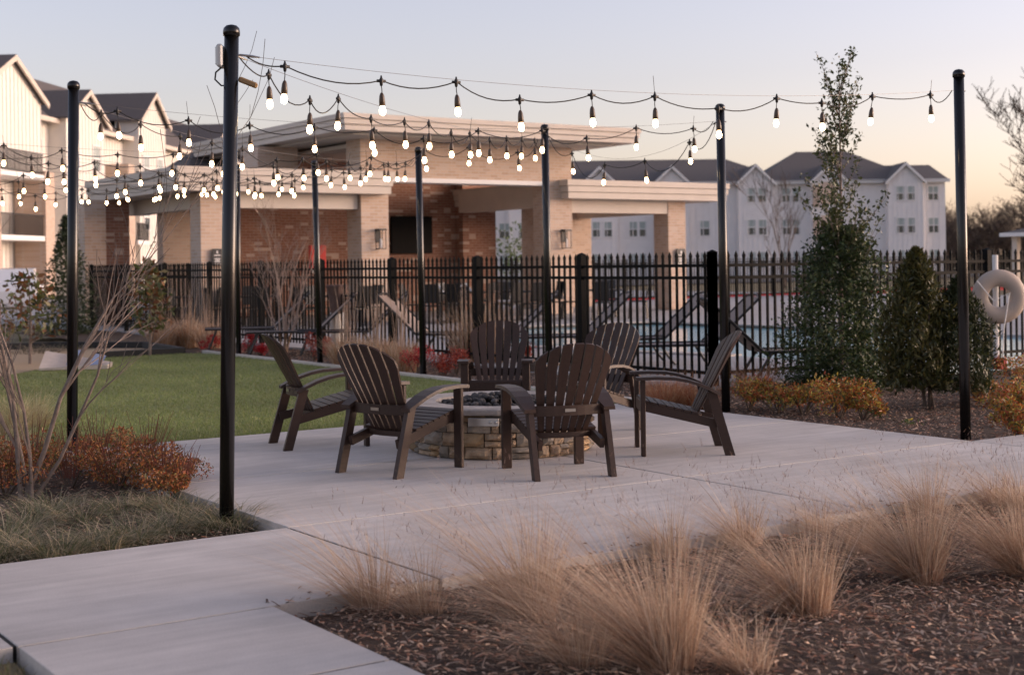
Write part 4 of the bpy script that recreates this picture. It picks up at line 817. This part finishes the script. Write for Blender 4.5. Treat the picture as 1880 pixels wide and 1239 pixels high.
tag(np_mesh('dormant_grass', V, Q, M_blade, None, tints(n, 6, [(.32, .24, .12), (.24, .18, .09), (.2, .19, .08)])), 'short dormant tan grass beside the front walkway', 'grass', kind='stuff')
n = 2600; P = np.stack([rng.uniform(XW1 + .05, 8, n), YF - .1 - rng.uniform(0, 1, n) * 2.6, np.zeros(n)], -1); P[:, 2] = gz(P, -.04, .025); V, Q, _ = ribbons(P, gw + rng.normal(0, .9, n), rng.uniform(.08, .3, n), np.full(n, .985), rng.uniform(0, .1, n), rng.uniform(.002, .004, n), 3)
V[:, 2] = np.minimum(V[:, 2], np.repeat(P[:, 2], 8) + .03); tag(np_mesh('straw_litter', V, Q, M_blade, None, tints(n, 8, [(.5, .37, .25), (.38, .26, .17), (.3, .17, .1)])), 'fallen dry straw lying over the front bark mulch', 'litter', kind='stuff')
# seeds and small debris on the slabs
n = 55; P = np.stack([rng.uniform(4.0, 8.4, n), rng.uniform(5.6, 8.0, n), np.full(n, .002)], -1); V, Q, _ = ribbons(P, rng.uniform(0, 6.28, n), rng.uniform(.03, .06, n), np.full(n, .98), np.zeros(n), np.full(n, .006), 2)
V[:, 2] = np.minimum(V[:, 2], .008); tag(np_mesh('fallen_seeds', V, Q, M_blade, None, tints(n, 6, [(.06, .045, .04)])), 'scattered dark seed heads blown over the patio slabs', 'debris', kind='stuff')
# ------------------------------------------------------------------ pool furniture and the rest
def lounger():
    t = thing('pool_lounger', 'dark framed sling pool lounger with raised back inside the fence', 'lounger', (0, 0, 0), 0, 'pool loungers'); w = .32
    for nm, a, b in (('seat', (-.95, .36), (.2, .36)), ('backrest', (.2, .36), (.82, .95))):
        s_ = MB(); s_.add([(a[0], -w, a[1]), (b[0], -w, b[1]), (b[0], w, b[1]), (a[0], w, a[1])] + [(a[0], -w, a[1] - .012), (b[0], -w, b[1] - .012), (b[0], w, b[1] - .012), (a[0], w, a[1] - .012)], [(0, 1, 2, 3), (7, 6, 5, 4), (0, 4, 5, 1), (1, 5, 6, 2), (2, 6, 7, 3), (3, 7, 4, 0)]); o = s_.build(nm, M_sling, t)
        f_ = MB(); f_.tube([(a[0], -w, a[1]), (b[0], -w, b[1]), (b[0] + .02, 0, b[1] + .03), (b[0], w, b[1]), (a[0], w, a[1])], .018, 6); f_.build('frame', M_dark, o)
    for y in (-w, w):
        MB().tube([(-.75, y, .36), (-.85, y, .1), (-.9, y, 0)], .018, 6).build('leg', M_dark, t); MB().tube([(.1, y, .36), (.25, y, .12), (.35, y, 0)], .018, 6).build('leg', M_dark, t)
    return t
L0 = lounger(); aR = math.atan2(r0.y, r0.x)
for i, (px, py, da) in enumerate(((560, 648, .2), (655, 648, .15), (800, 655, PI - .3), (925, 654, .1), (1050, 662, .12), (1185, 668, .12), (1270, 683, .1), (1420, 700, PI + .1), (480, 640, .2))):
    o = L0 if i == 0 else copy_tree(L0); p = g(px, py, -.02); o.location = p; o.rotation_euler = (0, 0, aR + da)
    if abs(da) > 2: o['label'] = 'sling pool lounger turned the opposite way, its back towards the pavilion' if px < 1000 else 'sling pool lounger turned the opposite way beside the evergreen'
def pchair(p, rz):
    t = thing('patio_chair', 'dark metal framed dining chair by the pavilion', 'chair', p, rz, 'dining chairs by the pavilion')
    MB().box(-.22, .22, -.22, .22, .42, .45).build('seat', M_dark, t); MB().bar((-.2, 0, .5), (-.32, 0, .95), .42, .03, (1, 0, 0)).build('backrest', M_dark, t)
    for sx_ in (-.2, .2):
        for sy in (-.2, .2): MB().bar((sx_, sy, .42), (sx_ * 1.15, sy * 1.1, 0), .03, .03).build('leg', M_dark, t)
    return t
pc0 = None
for i, (px, py) in enumerate(((880, 590), (955, 588), (1110, 585), (360, 600), (470, 600), (820, 592), (620, 600))):
    c = g(px, py, -.02); t = thing('patio_table', 'dark dining table standing on the pool deck by the pavilion', 'table', c, 0, 'tables by the pavilion'); MB().lathe([(.5, .7), (.52, .72), (.5, .74)], 16).build('table_top', M_dark, t); MB().lathe([(.25, 0), (.04, .04), (.04, .7)], 10).build('pedestal', M_dark, t)
    for k in range(4):
        a = k * PI / 2 + .4 + i; cp = c + Vector((math.cos(a) * .85, math.sin(a) * .85, 0))
        if pc0 is None: pc0 = pchair(cp, a + PI)
        else: o = copy_tree(pc0); o.location = cp; o.rotation_euler = (0, 0, a + PI)
t = thing('pool_handrail', 'white tubular pool handrails at the water edge', 'handrail', g(830, 590, 0))
for y in (-.35, .35): MB().tube([(r0.x * (y - .25), r0.y * (y - .25), 0), (r0.x * (y - .25), r0.y * (y - .25), .8), (r0.x * y, r0.y * y, .92), (r0.x * (y + .3), r0.y * (y + .3), .5), (r0.x * (y + .3), r0.y * (y + .3), -.1)], .025, 8).build('rail', M_wht, t, True)
# life ring on a white post
lp = atd(1834, 557, 17.6); lp.z = 0; t = thing('life_ring', 'cream life ring with rope on a white stand by the pool', 'life ring', lp)
b = MB(); vs = []; n1, n2 = 28, 10
for i in range(n1):
    for j in range(n2): a = 2 * PI * i / n1; c = 2 * PI * j / n2; r_ = .235 + .105 * math.cos(c); vs.append(Vector((r0.x * r_ * math.cos(a), r0.y * r_ * math.cos(a), .9 + r_ * math.sin(a))) + Vector(fw) * (.06 * math.sin(c)))
b.add(vs, [(i * n2 + j, ((i + 1) % n1) * n2 + j, ((i + 1) % n1) * n2 + (j + 1) % n2, i * n2 + (j + 1) % n2) for i in range(n1) for j in range(n2)]); b.build('ring', mat('cream_ring', (.42, .34, .28), .6), t, True)
MB().tube([(.12 * fw.x, .12 * fw.y, 0), (.12 * fw.x, .12 * fw.y, 1.42)], .035, 8).build('post', M_wht, t); MB().box(-.06, .06, -.06, .06, 0, .14).build('throw_bag', mat('red_bag', (.45, .02, .03), .7), t)
MB().tube([(r0.x * x - fw.x * .1, r0.y * x - fw.y * .1, zz) for x, zz in ((-.3, 1.1), (-.1, .85), (.1, .95), (.02, .5), (.0, .1))], .008, 5).build('rope', M_wht, t)
p = g(620, 642, 0); t = thing('covered_post', 'white pedestal with a brown fabric cover inside the fence', 'pedestal', p); MB().box(-.09, .09, -.09, .09, 0, .62, .01).build('pedestal', M_wht, t); MB().lathe([(.1, .6), (.12, .7), (.14, .9), (.19, 1.06), (.17, 1.08)], 10).build('cover', M_brownf, t)
# cornhole board
p = g(140, 676, 0); t = thing('cornhole_board', 'white and blue cornhole board tilted on the turf edge', 'game board', p, aR + .15); b = MB(); Lh, wh, hh = .46, .28, .24
b.add([(-Lh, -wh, .03), (Lh, -wh, hh * .25), (Lh, wh, hh * .25), (-Lh, wh, hh), (-Lh, -wh, .0), (Lh, -wh, .0), (Lh, wh, .0), (-Lh, wh, .0)], [(0, 1, 2, 3), (7, 6, 5, 4), (0, 4, 5, 1), (1, 5, 6, 2), (2, 6, 7, 3), (3, 7, 4, 0)]); b.build('board', M_wood, t)
for x in (-.1, .22): MB().add([(x, -wh + .02, .06 - x * .02), (x + .16, -wh + .02, .07), (x + .16, wh - .02, .21 - x * .25), (x, wh - .02, .235 - x * .2)], [(0, 1, 2, 3)]).build('blue_stripe', M_blue, t)
# parked cars by the left block
def car(p, rz, label):
    t = thing('parked_car', label, 'car', p, rz); b = MB(); pr = [(-2.2, .35), (-2.25, .75), (-2.1, 1.0), (-1.5, 1.08), (-.9, 1.55), (.6, 1.6), (1.3, 1.1), (2.1, .95), (2.25, .7), (2.2, .35)]; n_ = len(pr); w = .9
    vs = [(x, s * w * (1 if z_ < 1.1 else .8), z_) for s in (-1, 1) for x, z_ in pr]; b.add(vs, [tuple(range(n_)), tuple(range(2 * n_ - 1, n_ - 1, -1))] + [(i, n_ + i, n_ + (i + 1) % n_, (i + 1) % n_) for i in range(n_)]); b.build('body', M_carp, t)
    for s in (-1, 1): MB().add([(-1.25, s * .84, 1.13), (1.0, s * .84, 1.13), (.5, s * .75, 1.5), (-.85, s * .75, 1.5)], [(0, 1, 2, 3)]).build('side_window', M_glass, t)
    MB().add([(.68, -.68, 1.55), (.68, .68, 1.55), (1.28, .8, 1.14), (1.28, -.8, 1.14)], [(0, 1, 2, 3)]).build('windscreen', M_glass, t)
    for x in (-1.4, 1.4):
        for s in (-1, 1): wm = MB().lathe([(.33, -.1), (.35, 0), (.33, .1)], 18); wm.xf(Matrix.Translation((x, s * .85, .34)) @ Matrix.Rotation(PI / 2, 4, 'X')); wo = wm.build('wheel', M_rubber, t); wm = MB().lathe([(.2, -.11), (.21, .11)], 14); wm.xf(Matrix.Translation((x, s * .85, .34)) @ Matrix.Rotation(PI / 2, 4, 'X')); wm.build('rim', M_steel, wo)
    for s in (-.6, .6): MB().box(2.2, 2.27, s - .15, s + .15, .66, .8).build('headlight', M_plas, t)
    return t
car(cw(-18.6, 53, -.12), R(70), 'white parked car half hidden behind the bare branches'); car(cw(-17.2, 60, -.12), R(70), 'white parked car beside the dark holly bush')
# small shelter roof at the far right
sp = cw(22.6, 56); t = thing('pool_shelter', 'small white trimmed shelter roof beyond the right fence', 'shelter', sp); MB().add([(-2.5, -2, 2.35), (2.5, -2, 2.35), (2.5, 2, 2.35), (-2.5, 2, 2.35), (0, 0, 2.95)], [(0, 1, 4), (1, 2, 4), (2, 3, 4), (3, 0, 4), (3, 2, 1, 0)]).build('roof', M_shing, t); MB().box(-2.55, 2.55, -2.05, 2.05, 2.2, 2.345).build('fascia', M_frame, t)
for x in (-2.1, 2.1):
    for y in (-1.6, 1.6): MB().box(x - .12, x + .12, y - .12, y + .12, 0, 2.19).build('post', M_trim, t)
# yellow pansies by the kerb
for px, py in ((1603, 766), (1670, 783)):
    t = thing('pansy', 'tiny yellow flowering plant on the bark mulch', 'flower', g(px, py, -.05), 0, 'yellow pansies'); leaves('leaves', rng.normal(0, .04, (60, 3)) * (1, 1, .4) + (0, 0, .02), .035, [(.08, .11, .03)], M_leaf, t); b = MB()
    for k in range(3): b.lathe([(.003, .0), (.013, .006), (.01, .009)], 7, (q.uniform(-.05, .05), q.uniform(-.05, .05), .06))
    b.build('blossoms', M_flower, t)
